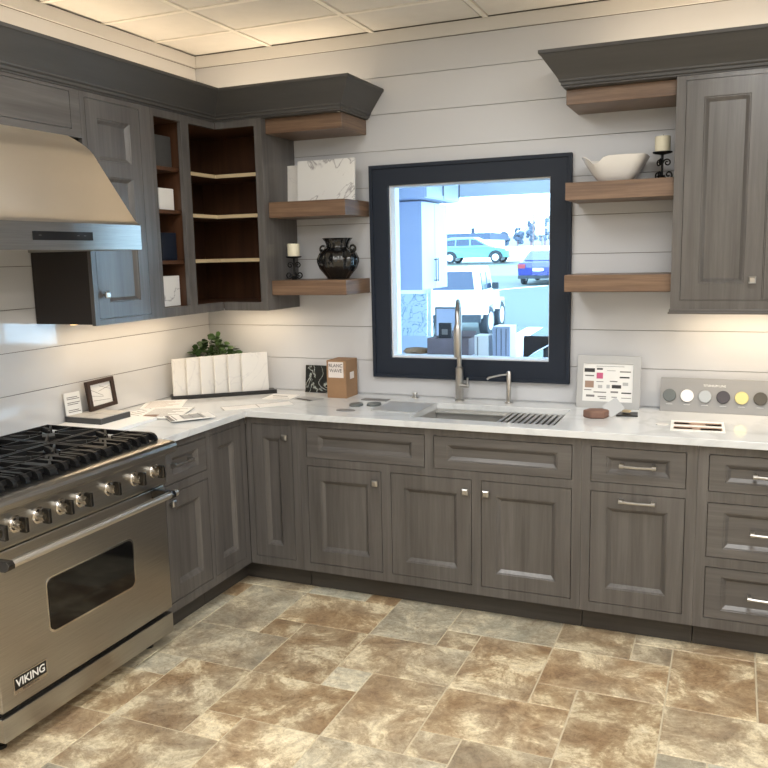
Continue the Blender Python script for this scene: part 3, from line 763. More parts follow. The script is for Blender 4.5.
# small boxes on open shelves; the top one's shadow is put into its colour
for i, (y0, y1, z0, h, lab, mt) in enumerate([(-.75, -.625, 2.1085, .15, 'box on the top open shelf, its shadow put into the grey colour', 'dkgrey'), (-.74, -.625, 1.9045, .105, 'small bright white box on the second open shelf', 'white'),
      (-.74, -.625, 1.6605, .135, 'dark blue-black box on the third open shelf', 'navy'), (-.75, -.618, 1.4345, .15, 'tall pale textured stone block on the lowest open shelf', 'marblew')]):
    b = MB(); b.box(.19, .27, y0, y1, z0, z0+h)
    tag(b.build('decor_box', M[mt], bevel=.003), lab, 'box')

# ---------------------------------------------------------------- things on the worktop
Z = .9142
# stack left: papers, charcoal box, sign, picture frame
def sheet(x0, y0, w, h, rot, z, label, name='paper_sheet', mat='paper', t=.0012, marks=None, group=None, cat='paper'):
    R_ = Vector((math.cos(rot), math.sin(rot), 0)); U_ = Vector((-math.sin(rot), math.cos(rot), 0))
    b = MB(); c0 = Vector((x0, y0, z)); N_ = Vector((0, 0, 1))
    vs = [c0+R_*a+U_*q+N_*d for d in (0, t) for a, q in ((0, 0), (w, 0), (w, h), (0, h))]
    b.add(vs, [(0,1,2,3),(4,7,6,5),(0,4,5,1),(1,5,6,2),(2,6,7,3),(3,7,4,0)])
    o = b.build(name, M[mat]); tag(o, label, cat, group)
    if marks:
        for (a0, a1, q0, q1, mm) in marks:
            mb = MB(); vs = [c0+R_*a*w+U_*q*h+N_*d for d in (t+.0001, t+.0004) for a, q in ((a0, q0), (a1, q0), (a1, q1), (a0, q1))]
            mb.add(vs, [(0,1,2,3),(4,7,6,5),(0,4,5,1),(1,5,6,2),(2,6,7,3),(3,7,4,0)]); mb.build('printed_mark', M[mm], o)
    return o
lines = lambda n, m='ink': [(.1, .9-.15*(i % 3), .9-.8*(i+1)/n+.02, .9-.8*(i+1)/n+.045, m) for i in range(n)]
sheet(.02, -1.285, .34, .31, .03, Z, 'thick pile of white sheets under the charcoal sample box', 'paper_pile', t=.015)
r = thing('sample_box', 'flat charcoal sample box on white sheets beside the range', 'box', (.11, -1.1, Z+.016))
b = MB(); b.box(.014, .225, -1.2, -1.0, Z+.0152, Z+.041); b.build('tray', M['dkgrey'], r, bevel=.001)
b = MB()
for i, (yy, xx) in enumerate([(-1.195, .02), (-1.195, .123), (-1.098, .02), (-1.098, .123)]): b.box(xx, xx+.097, yy, yy+.092, Z+.0412, Z+.0442)
b.build('tile_insert', M['pot'], r, 'pale stone inserts')
r = thing('counter_sign', 'small white printed card standing on the charcoal box near the range', 'sign', (.04, -1.14, Z+.045))
b = MB(); leanbox(b, (.024, -1.2, Z+.0445), (.12, 1, 0), (-.1, 0, 1), .09, .105, .002); b.build('card', M['paper'], r)
b = MB()
for k, zz in enumerate((.08, .055, .02)):
    for q in range(2): leanbox(b, (.0275-.1*(zz-q*.008), -1.186, Z+.0445+zz-q*.008), (.12, 1, 0), (-.1, 0, 1), .06+.01*((k+q) % 2), .0035, .0006)
b.build('printed_mark', M['ink'], r)
r = thing('picture_frame', 'small dark brown picture frame with a line-drawn white card standing behind the charcoal box', 'picture frame', (.04, -.98, Z))
fr0 = (.052, -1.085, Z+.0445); Rr, Ur = Vector((-.10, 1, 0)).normalized(), Vector((-.14, 0, 1)).normalized(); Nn = Rr.cross(Ur)
def FRM(a, z, d): return Vector(fr0)+Rr*a+Ur*z+Nn*d
b = MB(); b.slab(FRM, [0, .024, .186, .21], [0, .02, .122, .142], lambda a, z: not (.024 < a < .186 and .02 < z < .122), 0, .016); b.build('frame', M['dkbrown'], r, bevel=.001)
b = MB(); b.fbox(FRM, .022, .188, .018, .124, .002, .006); b.build('card', M['paper'], r)
b = MB()
for q0, q1 in (((.03, .10), (.12, .06)), ((.03, .07), (.12, .055)), ((.10, .11), (.18, .085)), ((.04, .045), (.17, .035)), ((.09, .085), (.18, .10))):
    b.tube([FRM(q0[0], q0[1], .0065), FRM(q1[0], q1[1], .0065)], .0008, 4)
b.build('line_drawing', M['ink'], r)
sheet(.06, -.975, .20, .24, -.25, Z, 'cream brochure lying behind the charcoal box', 'brochure', 'paper', .003, lines(6), cat='brochure')
sheet(.24, -.99, .21, .28, .35, Z+.0032, 'printed magazine spread with grey text beside the range', 'magazine', 'paper', .004, lines(9)+[(.1, .45, .05, .3, 'tan')], cat='magazine')
sheet(.36, -.92, .15, .21, -.7, Z+.0075, 'grey-edged leaflet nearest the counter edge', 'leaflet', 'paper', .003, [(.0, 1, 0, .08, 'ink'), (.15, .85, .3, .8, 'silver')]+lines(4), cat='leaflet')
sheet(.08, -.76, .21, .24, .5, Z, 'cream leaflet against the wall left of the stone sample stand', 'leaflet', 'paper', .003, lines(6, 'tan'), cat='leaflet')
sheet(.46, -.60, .10, .36, -.8, Z, 'large white sheet with thin outlines in front of the stone sample stand', 'paper_sheet', 'paper', .0015, [(.0, 1, .0, .012, 'ink'), (0, 1, .5, .51, 'ink'), (0, .015, .1, .9, 'ink')])
sheet(.53, -.31, .16, .15, .1, Z, 'white sheet with dark print right of the stone sample stand', 'paper_sheet', 'paper', .0015, [(.15, .7, .55, .66, 'inkd'), (.3, .9, .2, .26, 'ink')])
sheet(.70, -.27, .13, .10, -.35, Z, 'small grey sample card in front of the black marble tile', 'sample_card', 'silver', .002, [(.05, .95, .05, .3, 'inkd')], cat='card')
sheet(.84, -.23 if False else -.33, .10, .05, .05, Z, 'dark-edged sample chip below the black marble tile', 'sample_card', 'ink', .002, cat='card') if False else None
# stone sample stand, diagonal in the corner
A, B_ = Vector((.035, -.44, Z)), Vector((.475, -.075, Z))
dR = (B_-A).normalized(); dN = Vector((dR.y, -dR.x, 0))
def RK(a, b2_, z): return A+dR*a+dN*b2_+Vector((0, 0, z))
r = thing('sample_stand', 'long low black stand set diagonally across the counter corner', 'stand', (A+dR*.28))
Lr = (B_-A).length
b = MB(); b.slab(lambda a, q, z: RK(a, q, z), [0, Lr], [-.06, .065], lambda a, q: True, 0, .014)
b.slab(lambda a, q, z: RK(a, q, z), [0, Lr], [.058, .065], lambda a, q: True, .014, .022); b.build('base', M['black'], r, bevel=.001)
names_ = ['leftmost of the six on the black stand', 'second from the left on the black stand', 'third from the left on the black stand', 'fourth from the left on the black stand', 'fifth from the left on the black stand', 'rightmost and fully visible on the black stand']
for i in range(6):
    a = .022+i*.0745
    ang = math.radians(22 if i < 5 else 12)
    R_ = Matrix.Rotation(ang, 3, 'Z') @ dR; wd = .15 if i < 5 else .152
    st = RK(a-.012, .046, .0145)
    U_ = Vector((0, 0, 1))-dN*.06
    b = MB(); leanbox(b, st, R_, U_, wd, .205+.002*i, .011)
    tag(b.build('stone_sample', M['slab'] if i % 2 == 0 else M['marblew'] if False else M['slab'], bevel=.0012), 'white stone sample slab, '+names_[i], 'stone sample', 'stone samples on the black stand')
# plant in the corner
px, py = .13, -.14
r = thing('potted_plant', 'leafy dark green plant in the corner behind the stone samples', 'plant', (px, py, Z))
b = MB(); b.lathe([(0, 0), (.045, 0), (.06, .1), (.062, .105), (.054, .105), (.05, .09), (0, .09)], px, py, Z, 24, cap=False); b.build('pot', M['pot'], r)
lv = MB(); st_ = MB()
for k in range(190):
    a = random.random()*2*PI; rr = random.uniform(.02, .20); hh = Z+.115+random.uniform(.06, .20)*(1.15-rr/.26)
    if k > 180: hh += .035; rr *= .35
    c0 = Vector((px+rr*math.cos(a), py+rr*math.sin(a), hh))
    c0.x = max(c0.x, .03); c0.y = min(c0.y, -.03)
    if (c0-A).dot(dN) > -.045: continue
    d = Vector((math.cos(a), math.sin(a), random.uniform(-.3, .6))).normalized(); s_ = d.cross(Vector((0, 0, 1))).normalized(); up = s_.cross(d)
    s_ = (s_*math.cos(k)+up*math.sin(k)*.6).normalized()
    l_, w_ = random.uniform(.030, .048), random.uniform(.014, .022)
    P_ = [c0-d*l_*.5, c0-d*l_*.2+s_*w_, c0+d*l_*.2+s_*w_*.85, c0+d*l_*.5, c0+d*l_*.2-s_*w_*.85, c0-d*l_*.2-s_*w_]
    mid = c0+up*.004
    P_.append(mid)
    P_ = [Vector((max(p.x, .006), min(p.y, -.006), p.z)) for p in P_]
    lv.add(P_, [(6, i, (i+1) % 6) for i in range(6)])
    if k % 4 == 0: st_.tube([(px, py, Z+.095), ((px+c0.x)/2, (py+c0.y)/2, (Z+.1+hh)/2+.02), c0], .0015, 5)
lv.build('foliage', M['leaf'], r); st_.build('stems', M['stem'], r)
# black marble tile leaning
b = MB(); leanbox(b, (.655, -.04, Z), (1, 0, 0), (0, .12, 1), .155, .152, .012); tag(b.build('marble_tile', M['marbleb'], bevel=.001), 'square black marble tile with white veins leaning on the wall beside the cardboard box', 'tile')
# cardboard box
r = thing('cardboard_box', 'brown cardboard box with a white label standing on the counter', 'box', (.925, -.11, Z))
b = MB(); b.box(.858, .972, -.178, -.035, Z, Z+.202); b.build('carton', M['card'], r, bevel=.0015)
b = MB(); b.box(.869, .957, -.1785-.0004, -.178, Z+.110, Z+.194); lb = b.build('label_sheet', M['label'], r, 'white printed label')
text('BLANC', .026, (.912, -.1787, Z+.174), (1, 0, 0), (0, 0, 1), .0002, .0004).build('label_lettering', M['inkd'], lb)
text('WAVE', .026, (.912, -.1787, Z+.147), (1, 0, 0), (0, 0, 1), .0002, .0004).build('label_lettering', M['inkd'], lb)
b = MB(); b.box(.872, .955, -.1788, -.1784, Z+.119, Z+.1205); b.box(.942, .955, -.1788, -.1784, Z+.158, Z+.166); b.build('label_mark', M['inkd'], lb)
b = MB(); b.box(.9722, .9726, -.13, -.08, Z+.098, Z+.135); b.build('side_label', M['label'], r)
# small dark pieces left of the sink
def puckbox(x, y, rx_, ry_, h, mat, name, label, cat, ang=0):
    b = MB(); b.lathe([(.98, 0), (1.0, .25), (.94, 1.0), (.5, 1.05)], 0, 0, 0, 20, axis=Matrix.Translation((x, y, Z)) @ Matrix.Rotation(ang, 4, 'Z') @ Matrix.Diagonal((rx_, ry_, h, 1)))
    return tag(b.build(name, M[mat]), label, cat)
sheet(1.065, -.20, .145, .055, .0, Z, 'thin grey strip lying left of the sink', 'grey_strip', 'ink', .003, cat='strip')
puckbox(1.108, -.35, .034, .045, .010, 'puck0', 'dark_disc', 'round dark disc left of the sink, nearer the cardboard box', 'disc')
puckbox(1.19, -.315, .036, .045, .010, 'puck0', 'dark_disc', 'round dark disc left of the sink, nearer the basin', 'disc')
puckbox(1.115, -.49, .05, .025, .004, 'ink', 'grey_piece', 'flat grey oval piece near the counter edge left of the sink', 'chip', .1)
sheet(1.235, -.46, .24, .26, 0, Z, 'flat pale grey sheet painted as the window reflection on the counter left of the sink', 'window_reflection', 'silver', .004, cat='reflection')  # flat grey sheet stands in for the window's reflection on the counter
# logo board
r = thing('logo_board', 'silver-framed board of small printed logos leaning on the wall right of the window', 'sign', (2.31, -.06, Z))
def LBf(a, z, d): return (2.162+a, -.075+z*.14-d, Z+z)
b = MB(); b.slab(LBf, [0, .028, .262, .296], [0, .032, .212, .25], lambda a, z: not (.028 < a < .262 and .032 < z < .212), 0, .014); b.build('frame', M['silver'], r, bevel=.001)
b = MB(); b.fbox(LBf, .026, .264, .03, .214, .004, .008); sh_ = b.build('sheet', M['paper'], r)
def lm(a0, a1, z0, z1, m_): MB().fbox(LBf, a0, a1, z0, z1, .0082, .0086).build('printed_logo', M[m_], sh_)
for q in [(.034, .083, .170, .188, 'inkd'), (.092, .12, .182, .190, 'inkd'), (.092, .122, .140, .168, 'pink'), (.038, .080, .096, .128, 'tan'), (.165, .208, .096, .112, 'inkd'),
          (.038, .08, .150, .156, 'ink'), (.092, .125, .124, .127, 'ink'), (.14, .18, .178, .180, 'ink'), (.2, .25, .172, .178, 'ink'), (.2, .245, .145, .152, 'inkd'), (.155, .19, .126, .131, 'ink'),
          (.215, .24, .11, .125, 'silver'), (.10, .12, .095, .11, 'silver'), (.14, .155, .095, .112, 'silver'), (.035, .07, .083, .087, 'ink'), (.08, .14, .073, .078, 'ink'), (.16, .195, .074, .082, 'ink'), (.21, .255, .072, .078, 'inkd'),
          (.045, .085, .052, .062, 'ink'), (.10, .14, .052, .057, 'ink'), (.11, .14, .043, .047, 'ink'), (.165, .19, .052, .056, 'ink'), (.21, .255, .050, .053, 'ink'), (.09, .22, .198, .2, 'ink')]: lm(*q)
# brown stone, grey card, black tile
b = MB(); b.sm = False
P0 = [(2.235, -.335), (2.275, -.365), (2.335, -.350), (2.350, -.30), (2.315, -.275), (2.255, -.285)]
b.prism(lambda a, q, d: (a, q, d), P0, Z, Z+.036)
tag(b.build('stone_block', M['stoneb'], bevel=.008), 'chunky brown stone sample in front of the logo board', 'stone sample')
b = MB(); leanbox(b, (2.358, -.315, Z+.0005), (.8, .35, .55), (-.75, .5, .75), .075, .07, .003); tag(b.build('sample_card', M['silver'], bevel=.0005), 'tilted grey card leaning between the brown stone and the black tile', 'card')
b = MB(); leanbox(b, (2.375, -.27, Z), (1, .12, 0), (-.1, 1, .10), .095, .06, .006); tag(b.build('sample_tile', M['black'], bevel=.001), 'small flat black tile right of the brown stone', 'tile')
b = MB(); b.prism(lambda a, q, d: (a, q, d), [(2.395, -.235), (2.43, -.24), (2.435, -.222), (2.40, -.215)], Z+.014, Z+.024); tag(b.build('wood_chip', M['edge']), 'tiny tan chip lying on the small black tile', 'chip')
# finish board
r = thing('finish_board', 'long grey display board with six round colour finish samples', 'display board', (2.85, -.06, Z))
def FBf(a, z, d): return (2.548+a, -.065+z*.25-d, Z+z)
b = MB(); b.fbox(FBf, 0, .60, 0, .152, 0, .012); b.build('board', M['board'], r, bevel=.001)
text('TITANIUM LINE', .014, FBf(.235, .122, .0125), (1, 0, 0), (0, .25, 1), .0003).build('lettering', M['paper'], r)
for i in range(7):
    a = .041+i*.0775
    if a > .56: break
    ax = Matrix.Translation(Vector(FBf(a, .073, .012))) @ (Vector((0, -1, .25)).normalized().to_track_quat('Z', 'Y').to_matrix().to_4x4())
    b = MB(); b.lathe([(.029, 0), (.029, .010), (.027, .012)], 0, 0, 0, 28, axis=ax)
    p_ = b.build('finish_sample', M['puck%d' % (i % 6)], r, ['slate grey', 'white', 'light nickel grey', 'near-black', 'pale brass yellow', 'dark bronze', 'slate grey'][i]+' round finish sample')
    MB().fbox(FBf, a-.014, a+.014, .033, .0345, .0122, .0126).build('caption', M['paper'], r)
sheet(2.625, -.515, .215, .225, .045, Z, 'printed photo strip sheet lying in front of the finish board', 'photo_print', 'paper', .0012,
      [(.06, .95, .58, .82, 'tan'), (.06, .35, .62, .78, 'inkd'), (.65, .95, .56, .72, 'inkd'), (.06, .95, .16, .40, 'tan'), (.06, .4, .18, .3, 'inkd'), (.55, .93, .14, .30, 'inkd')])
b = MB(); b.lathe([(.0, 0), (.026, 0), (.028, .003), (.024, .004), (0, .003)], 2.585, -.40, Z, 20, cap=False); tag(b.build('coaster', M['white']), 'small round white disc left of the printed photo sheet', 'coaster')

# ---------------------------------------------------------------- rear show room beyond the window
RY = 6.0
w = MB(); w.box(-.92, -.802, .12, RY, 0, 2.6); struct('wall_left', w, M['blueish'])
sw3 = bpy.data.objects.new('window_3', None); C.objects.link(sw3); sw3.location = (3.25, 3, 0); sw3['kind'] = 'structure'
w = MB(); w.slab(lambda a, z, d: (d, a, z), [.12, .22, 2.9, 3.0, RY-.1, RY], [0, .14, 2.36, 2.56], lambda a, z: not (((.22 < a < 2.9) or (3.0 < a < RY-.1)) and .14 < z < 2.36), 3.2, 3.28); w.build('window_frame', M['reveal'], sw3)
MB().box(3.235, 3.241, .22, 2.9, .14, 2.36).build('pane', M['pane'], sw3); MB().box(3.235, 3.241, 3.0, RY-.1, .14, 2.36).build('pane', M['pane'], sw3)
w = MB(); w.box(-.92, 3.3, .12, RY, -.1, -.003); struct('floor', w, M['rearfloor'])
w = MB(); w.box(-.92, 3.3, .12, RY+1.0, 2.56, 2.66); rc = struct('ceiling', w, M['ceil'])
gr = MB()
for k in range(7): gr.box(-.7+.6*k-.012, -.7+.6*k+.012, .13, RY+.95, 2.55, 2.56)
for k in range(11): gr.box(-.8, 3.2, .3+.6*k-.012, .3+.6*k+.012, 2.551, 2.56)
gr.build('ceiling_grid', M['blueish'], rc)
sw = bpy.data.objects.new('window_2', None); C.objects.link(sw); sw.location = (.6, RY, 0); sw['kind'] = 'structure'
b = MB(); b.slab(lambda a, z, d: (a, d, z), [-.8, -.76, 3.14, 3.2], [0, .14, 2.36, 2.56], lambda a, z: not (-.76 < a < 3.14 and .14 < z < 2.36), RY, RY+.08); b.build('window_frame', M['reveal'], sw)
MB().box(-.76, 3.14, RY+.035, RY+.041, .14, 2.36).build('pane', M['pane'], sw)
PF = lambda a, z, d: (d, a, z)
r = thing('pantry_cabinet', 'tall pale cabinet with two long pulls in the room beyond the window', 'cabinet', (-.6, 4.8, 0))
MB().box(-.80, -.302, 4.4, 5.25, 1.28, 2.23).build('carcass', M['blueish'], r)
for y0, y1, hy in ((4.402, 4.822, 4.79), (4.828, 5.248, 4.86)):
    o = MB().fbox(LF, y0, y1, 1.283, 2.227, -.3015, -.28).build('door', M['blueish'], r, bevel=.001)
    b = MB(); b.tube([(-.255, hy, 1.36), (-.255, hy, 1.62)], .006, 8)
    for z in (1.375, 1.605): b.tube([(-.28, hy, z), (-.255, hy, z)], .005, 6)
    b.build('pull', M['handle'], o)
r = thing('bridge_cabinet', 'shallow pale overhead cabinet above the tall cabinet beyond the window', 'cabinet', (-.4, 4.8, 2.25))
MB().box(-.80, -.15, 4.15, 5.28, 2.245, 2.50).build('carcass', M['blueish'], r)
for y0, y1 in ((4.16, 4.70), (4.72, 5.27)):
    o = MB().fbox(LF, y0, y1, 2.255, 2.49, -.149, -.13).build('door', M['blueish'], r)
    MB().fbox(LF, y1-.03, y1-.015, 2.29, 2.45, -.1295, -.12).build('pull', M['handle'], o)
# work table with things
r = thing('work_table', 'white work table in the room beyond the window', 'table', (.6, 2.1, 0))
b = MB(); b.box(-.55, 1.46, 1.30, 2.95, .90, .93); b.build('tabletop', M['blueish'], r)
for x, y in ((-.5, 1.35), (1.40, 1.35), (-.5, 2.9), (1.40, 2.9)): MB().box(x-.03, x+.03, y-.03, y+.03, 0, .90).build('leg', M['handle'], r)
b = MB(); leanbox(b, (-.20, 3.12, .0015), (1, 0, 0), (0, .05, 1), .42, 1.30, .02)
tag(b.build('marble_slab', veined('blue_white_marble', (206, 226, 236), (120, 160, 184), .03, .2, 9)), 'pale blue patterned stone slab standing beyond the window', 'slab')
r = thing('open_carton', 'brown-grey carton on the work table beyond the window', 'box', (.95, 1.75, .93))
b = MB(); b.slab(FL, [.785, .80, 1.085, 1.10], [1.60, 1.615, 1.785, 1.80], lambda x, y: not (.80 < x < 1.085 and 1.615 < y < 1.785), .931, 1.055); b.box(.80, 1.085, 1.615, 1.785, .931, .94); b.build('carton', M['tan2'], r)
b = MB(); b.add([(.80, 1.80, 1.055), (1.085, 1.80, 1.055), (1.085, 1.86, 1.09), (.80, 1.86, 1.09), (.80, 1.803, 1.055), (1.085, 1.803, 1.055), (1.085, 1.863, 1.088), (.80, 1.863, 1.088)], [(0,1,2,3),(4,5,6,7),(0,1,5,4),(1,2,6,5),(2,3,7,6),(3,0,4,7)]); b.build('flap', M['tan2'], r)
r = thing('display_tablet', 'white-screened framed tablet tilted on a stand beyond the window', 'tablet', (.75, 1.95, .93))
b = MB(); leanbox(b, (.735, 1.93, .98), (1, 0, 0), (-.16, .45, 1), .215, .30, .012); b.build('body', M['handle'], r)
b = MB(); leanbox(b, (.735+.0, 1.93-.002, .98), (1, 0, 0), (-.16, .45, 1), .19, .27, .004); 
b = MB(); R_, U_ = Vector((1, 0, 0)), Vector((-.16, .45, 1)).normalized(); c0 = Vector((.735, 1.93, .98))+R_*.012+U_*.012; N_ = R_.cross(U_).normalized()
leanbox(b, c0+N_*.0125, R_, U_, .19, .272, .001); b.build('screen', M['blueish'], r)
b = MB(); b.tube([(.82, 2.06, .932), (.80, 2.0, 1.12)], .006, 6); b.box(.74, .92, 1.92, 2.1, .931, .94); b.build('stand', M['handle'], r)
b = MB(); b.box(.86, .955, 1.64, 1.67, .9412, 1.165); o = tag(b.build('payment_terminal', M['navy'], bevel=.004), 'small dark navy device standing in the carton beyond the window', 'device')
MB().box(.885, .93, 1.637, 1.6398, 1.08, 1.12).build('display', M['ink'], o)
b = MB(); b.lathe([(.3, 0), (.9, .1), (1, .45), (.8, .85), (.3, 1)], 0, 0, 0, 18, axis=Matrix.Translation((.68, 1.66, .9305)) @ Matrix.Rotation(.2, 4, 'Z') @ Matrix.Diagonal((.10, .05, .05, 1)), rfun=lambda a, h: 1+.12*math.sin(5*a+h*7))
tag(b.build('paper_bag', M['card']), 'crumpled brown bag on the work table beyond the window', 'bag')
r = thing('white_bin', 'white slatted file bin on the right end of the table beyond the window', 'bin', (1.37, 1.6, .93))
b = MB(); b.box(1.30, 1.425, 1.52, 1.70, .9305, 1.155); b.build('box', M['blueish'], r, bevel=.002)
b = MB()
for k in range(3): b.box(1.325+.035*k, 1.329+.035*k, 1.518, 1.5198, .95, 1.14)
b.build('slot', M['handle'], r)
b = MB(); b.box(1.17, 1.27, 1.52, 1.66, .9305, 1.09); o = tag(b.build('paper_stack', M['paper']), 'white upright stack of folders beside the slatted bin beyond the window', 'folders')
MB().box(1.19, 1.195, 1.518, 1.5198, .94, 1.08).build('slot', M['handle'], o)
r = thing('black_chair', 'black chair with a slanted backrest in the room beyond the window', 'chair', (1.65, 1.6, 0))
b = MB(); b.prism(lambda a, z, d: (a, 1.5+d+.1*(z-.6), z), [(1.515, .62), (1.515, 1.09), (1.86, 1.09), (1.86, 1.06), (1.70, 1.04), (1.60, .985), (1.545, .945), (1.86, .62)], 0, .03); b.build('backrest', M['darkchair'], r)
b = MB(); b.box(1.50, 1.90, 1.46, 1.90, .44, .50); b.build('seat', M['darkchair'], r, bevel=.01)
b = MB(); b.box(1.515, 1.55, 1.50, 1.525, .49, .65); b.box(1.80, 1.84, 1.50, 1.525, .49, .65); b.build('back_post', M['darkchair'], r)
for x, y in ((1.53, 1.5), (1.87, 1.5), (1.53, 1.86), (1.87, 1.86)): MB().tube([(x, y, 0), (x, y, .44)], .012, 8).build('leg', M['darkchair'], r)

# ---------------------------------------------------------------- outside
GH = [(.2, -.6), (6.1, -.7), (9, -.62), (20.5, -.56), (29, .22), (36, .40), (45, .80), (49, .98), (54, 1.12), (80, 2.3), (150, 2.8)]
def gh(y):
    for (a, za), (b_, zb_) in zip(GH, GH[1:]):
        if a <= y <= b_: return za+(zb_-za)*(y-a)/(b_-a)
    return GH[-1][1]
def ground(name, seq, mat, x0=-90, x1=60, dz=0):
    b = MB(); vs = []
    for y in seq: vs += [(x0, y, gh(y)+dz), (x1, y, gh(y)+dz), (x1, y, gh(y)-.5), (x0, y, gh(y)-.5)]
    n = len(seq); fs = [(0, 1, 2, 3), (4*n-4, 4*n-3, 4*n-2, 4*n-1)]
    for i in range(n-1):
        for k in range(4): fs.append((4*i+k, 4*i+(k+1) % 4, 4*i+4+(k+1) % 4, 4*i+4+k))
    b.add(vs, fs); return struct(name, b, mat)
ground('asphalt_ground', [6.1, 9, 20.5, 29, 36, 38], M['asphalt'], -90, 3.4)
ground('reflector_ground', [.2, 6.1, 9, 20.5, 29, 36, 38], M['snow'], 3.401, 60)  # unseen pale ground, added to brighten the reflection on the left wall
ground('grass_ground', [38, 45, 47.5], M['grass'])
ground('street_ground', [47.5, 49, 53], M['asphalt'])
ground('far_ground', [53, 54, 80, 150], M['snow'])
def stripe(p, q, w=.12):
    p, q = Vector((*p, gh(p[1])+.01)), Vector((*q, gh(q[1])+.01)); d = (q-p); n = Vector((-d.y, d.x, 0)).normalized()*w; k = 6; vs = []; fs = []
    for i in range(k+1):
        c0 = p+d*(i/k); c0.z = gh(c0.y)+.012; vs += [c0-n, c0+n, c0+n-Vector((0, 0, .01)), c0-n-Vector((0, 0, .01))]
    for i in range(k):
        for j in range(4): fs.append((4*i+j, 4*i+(j+1) % 4, 4*i+4+(j+1) % 4, 4*i+4+j))
    fs += [(0, 1, 2, 3), (4*k, 4*k+1, 4*k+2, 4*k+3)]
    return MB().add(vs, fs)
b = stripe((-2.2, 14.2), (-2.6, 20.3), .22); tag(b.build('parking_line', M['line']), 'white painted parking line beside the white jeep-shaped car'.replace('jeep-shaped', 'boxy'), 'parking line')
b = stripe((-8.8, 25), (-4.4, 30.5), .1); tag(b.build('parking_line', M['line']), 'white painted parking line beside the blue car', 'parking line')
def wheel(root, x, y, z, R, ax, w=.22):
    A_ = Matrix.Translation((x, y, z)) @ (Matrix.Rotation(PI/2, 4, 'Y') if ax == 'x' else Matrix.Rotation(PI/2, 4, 'X'))
    b = MB(); b.lathe([(R*.62, -w/2), (R*.95, -w/2), (R, -w/2+.03), (R, w/2-.03), (R*.95, w/2), (R*.62, w/2)], 0, 0, 0, 24, axis=A_)
    o = b.build('wheel', M['tyre'], root)
    b = MB(); b.lathe([(R*.62, -w/2-.005), (R*.2, -w/2-.02)], 0, 0, 0, 20, axis=A_); b.lathe([(R*.62, w/2+.005), (R*.2, w/2+.02)], 0, 0, 0, 20, axis=A_); b.build('rim', M['rim'], o)
def car(kind, label, T, L, W, body, cabin, wins, mat, wr, wxs, cat='car'):
    # T: function (l, w, h) -> world ; l along length, w across, h up
    r = thing(kind, label, cat, T(L/2, 0, 0))
    def loft(prof, ws, name, m_):
        b = MB(); n = len(prof); vs = [T(l, ws[i], h) for i, (l, h) in enumerate(prof)]+[T(l, -ws[i], h) for i, (l, h) in enumerate(prof)]
        fs = [tuple(range(n)), tuple(range(2*n-1, n-1, -1))]+[(i, (i+1) % n, n+(i+1) % n, n+i) for i in range(n)]
        b.add(vs, fs); return b.build(name, m_, r, bevel=.04)
    loft(body[0], body[1], 'body', mat); loft(cabin[0], cabin[1], 'cabin', mat)
    for wv in wins:
        b = MB(); b.add([T(*p) for p in wv], [tuple(range(len(wv)))])
        o = b.build('window', M['cglass'], r)
        sd = o.modifiers.new('Solidify', 'SOLIDIFY'); sd.thickness = .03; sd.offset = 0
    return r
# white boxy off-road car: rear toward the house, l = along +y
x0j, yj, zj = -4.12, 17.0, -.565
TJ = lambda l, w, h: (x0j+w*.99-l*.13, yj+l*.99+w*.13, zj+h)
r = car('off_road_car', 'white boxy off-road car parked closest beyond the window, seen from behind', TJ, 4.1, 1.75,
    ([(0, .48), (0, 1.22), (2.25, 1.22), (2.5, 1.16), (3.7, 1.08), (3.75, .55)], [.80]*6),
    ([(.02, 1.2), (.08, 1.86), (1.9, 1.88), (2.35, 1.2)], [.80, .72, .72, .80]),
    [[(.0, -.62, 1.28), (.0, .62, 1.28), (.05, .56, 1.76), (.05, -.56, 1.76)],
     [(1.12, .80, 1.26), (1.9, .80, 1.26), (1.72, .745, 1.72), (1.15, .745, 1.72)],
     [(.2, .80, 1.26), (.95, .80, 1.26), (.95, .745, 1.72), (.26, .745, 1.72)]], M['carw'], .4, None)
for l in (.72, 3.05):
    for s_ in (.84, -.84): wheel(r, *TJ(l, s_, .40), .40, 'x', .24)
b = MB()
for l in (.72, 3.05):
    for s_ in (1, -1):
        pr = [(l-.62, .62), (l-.45, .9), (l+.45, .9), (l+.62, .62), (l+.55, .62), (l+.40, .84), (l-.40, .84), (l-.55, .62)]
        b.prism(lambda a, z, d: TJ(a, s_*d, z), pr, .76, .97)
b.build('fender', M['carw'], r)
b = MB(); b.prism(lambda a, z, d: TJ(a, d, z), [(-.12, .42), (-.12, .62), (.02, .62), (.02, .42)], -.8, .8); b.build('bumper', M['tyre'], r)
for s_ in (.66, -.66): MB().prism(lambda a, z, d: TJ(a, d, z), [(-.03, .95), (-.03, 1.15), (0, 1.15), (0, .95)], s_-.06, s_+.06).build('tail_lamp', M['rim'], r)
b = MB(); b.prism(lambda a, z, d: TJ(a, d, z), [(1.9, 1.22), (1.9, 1.4), (2.0, 1.4), (2.0, 1.22)], .82, 1.0); b.build('mirror', M['tyre'], r)
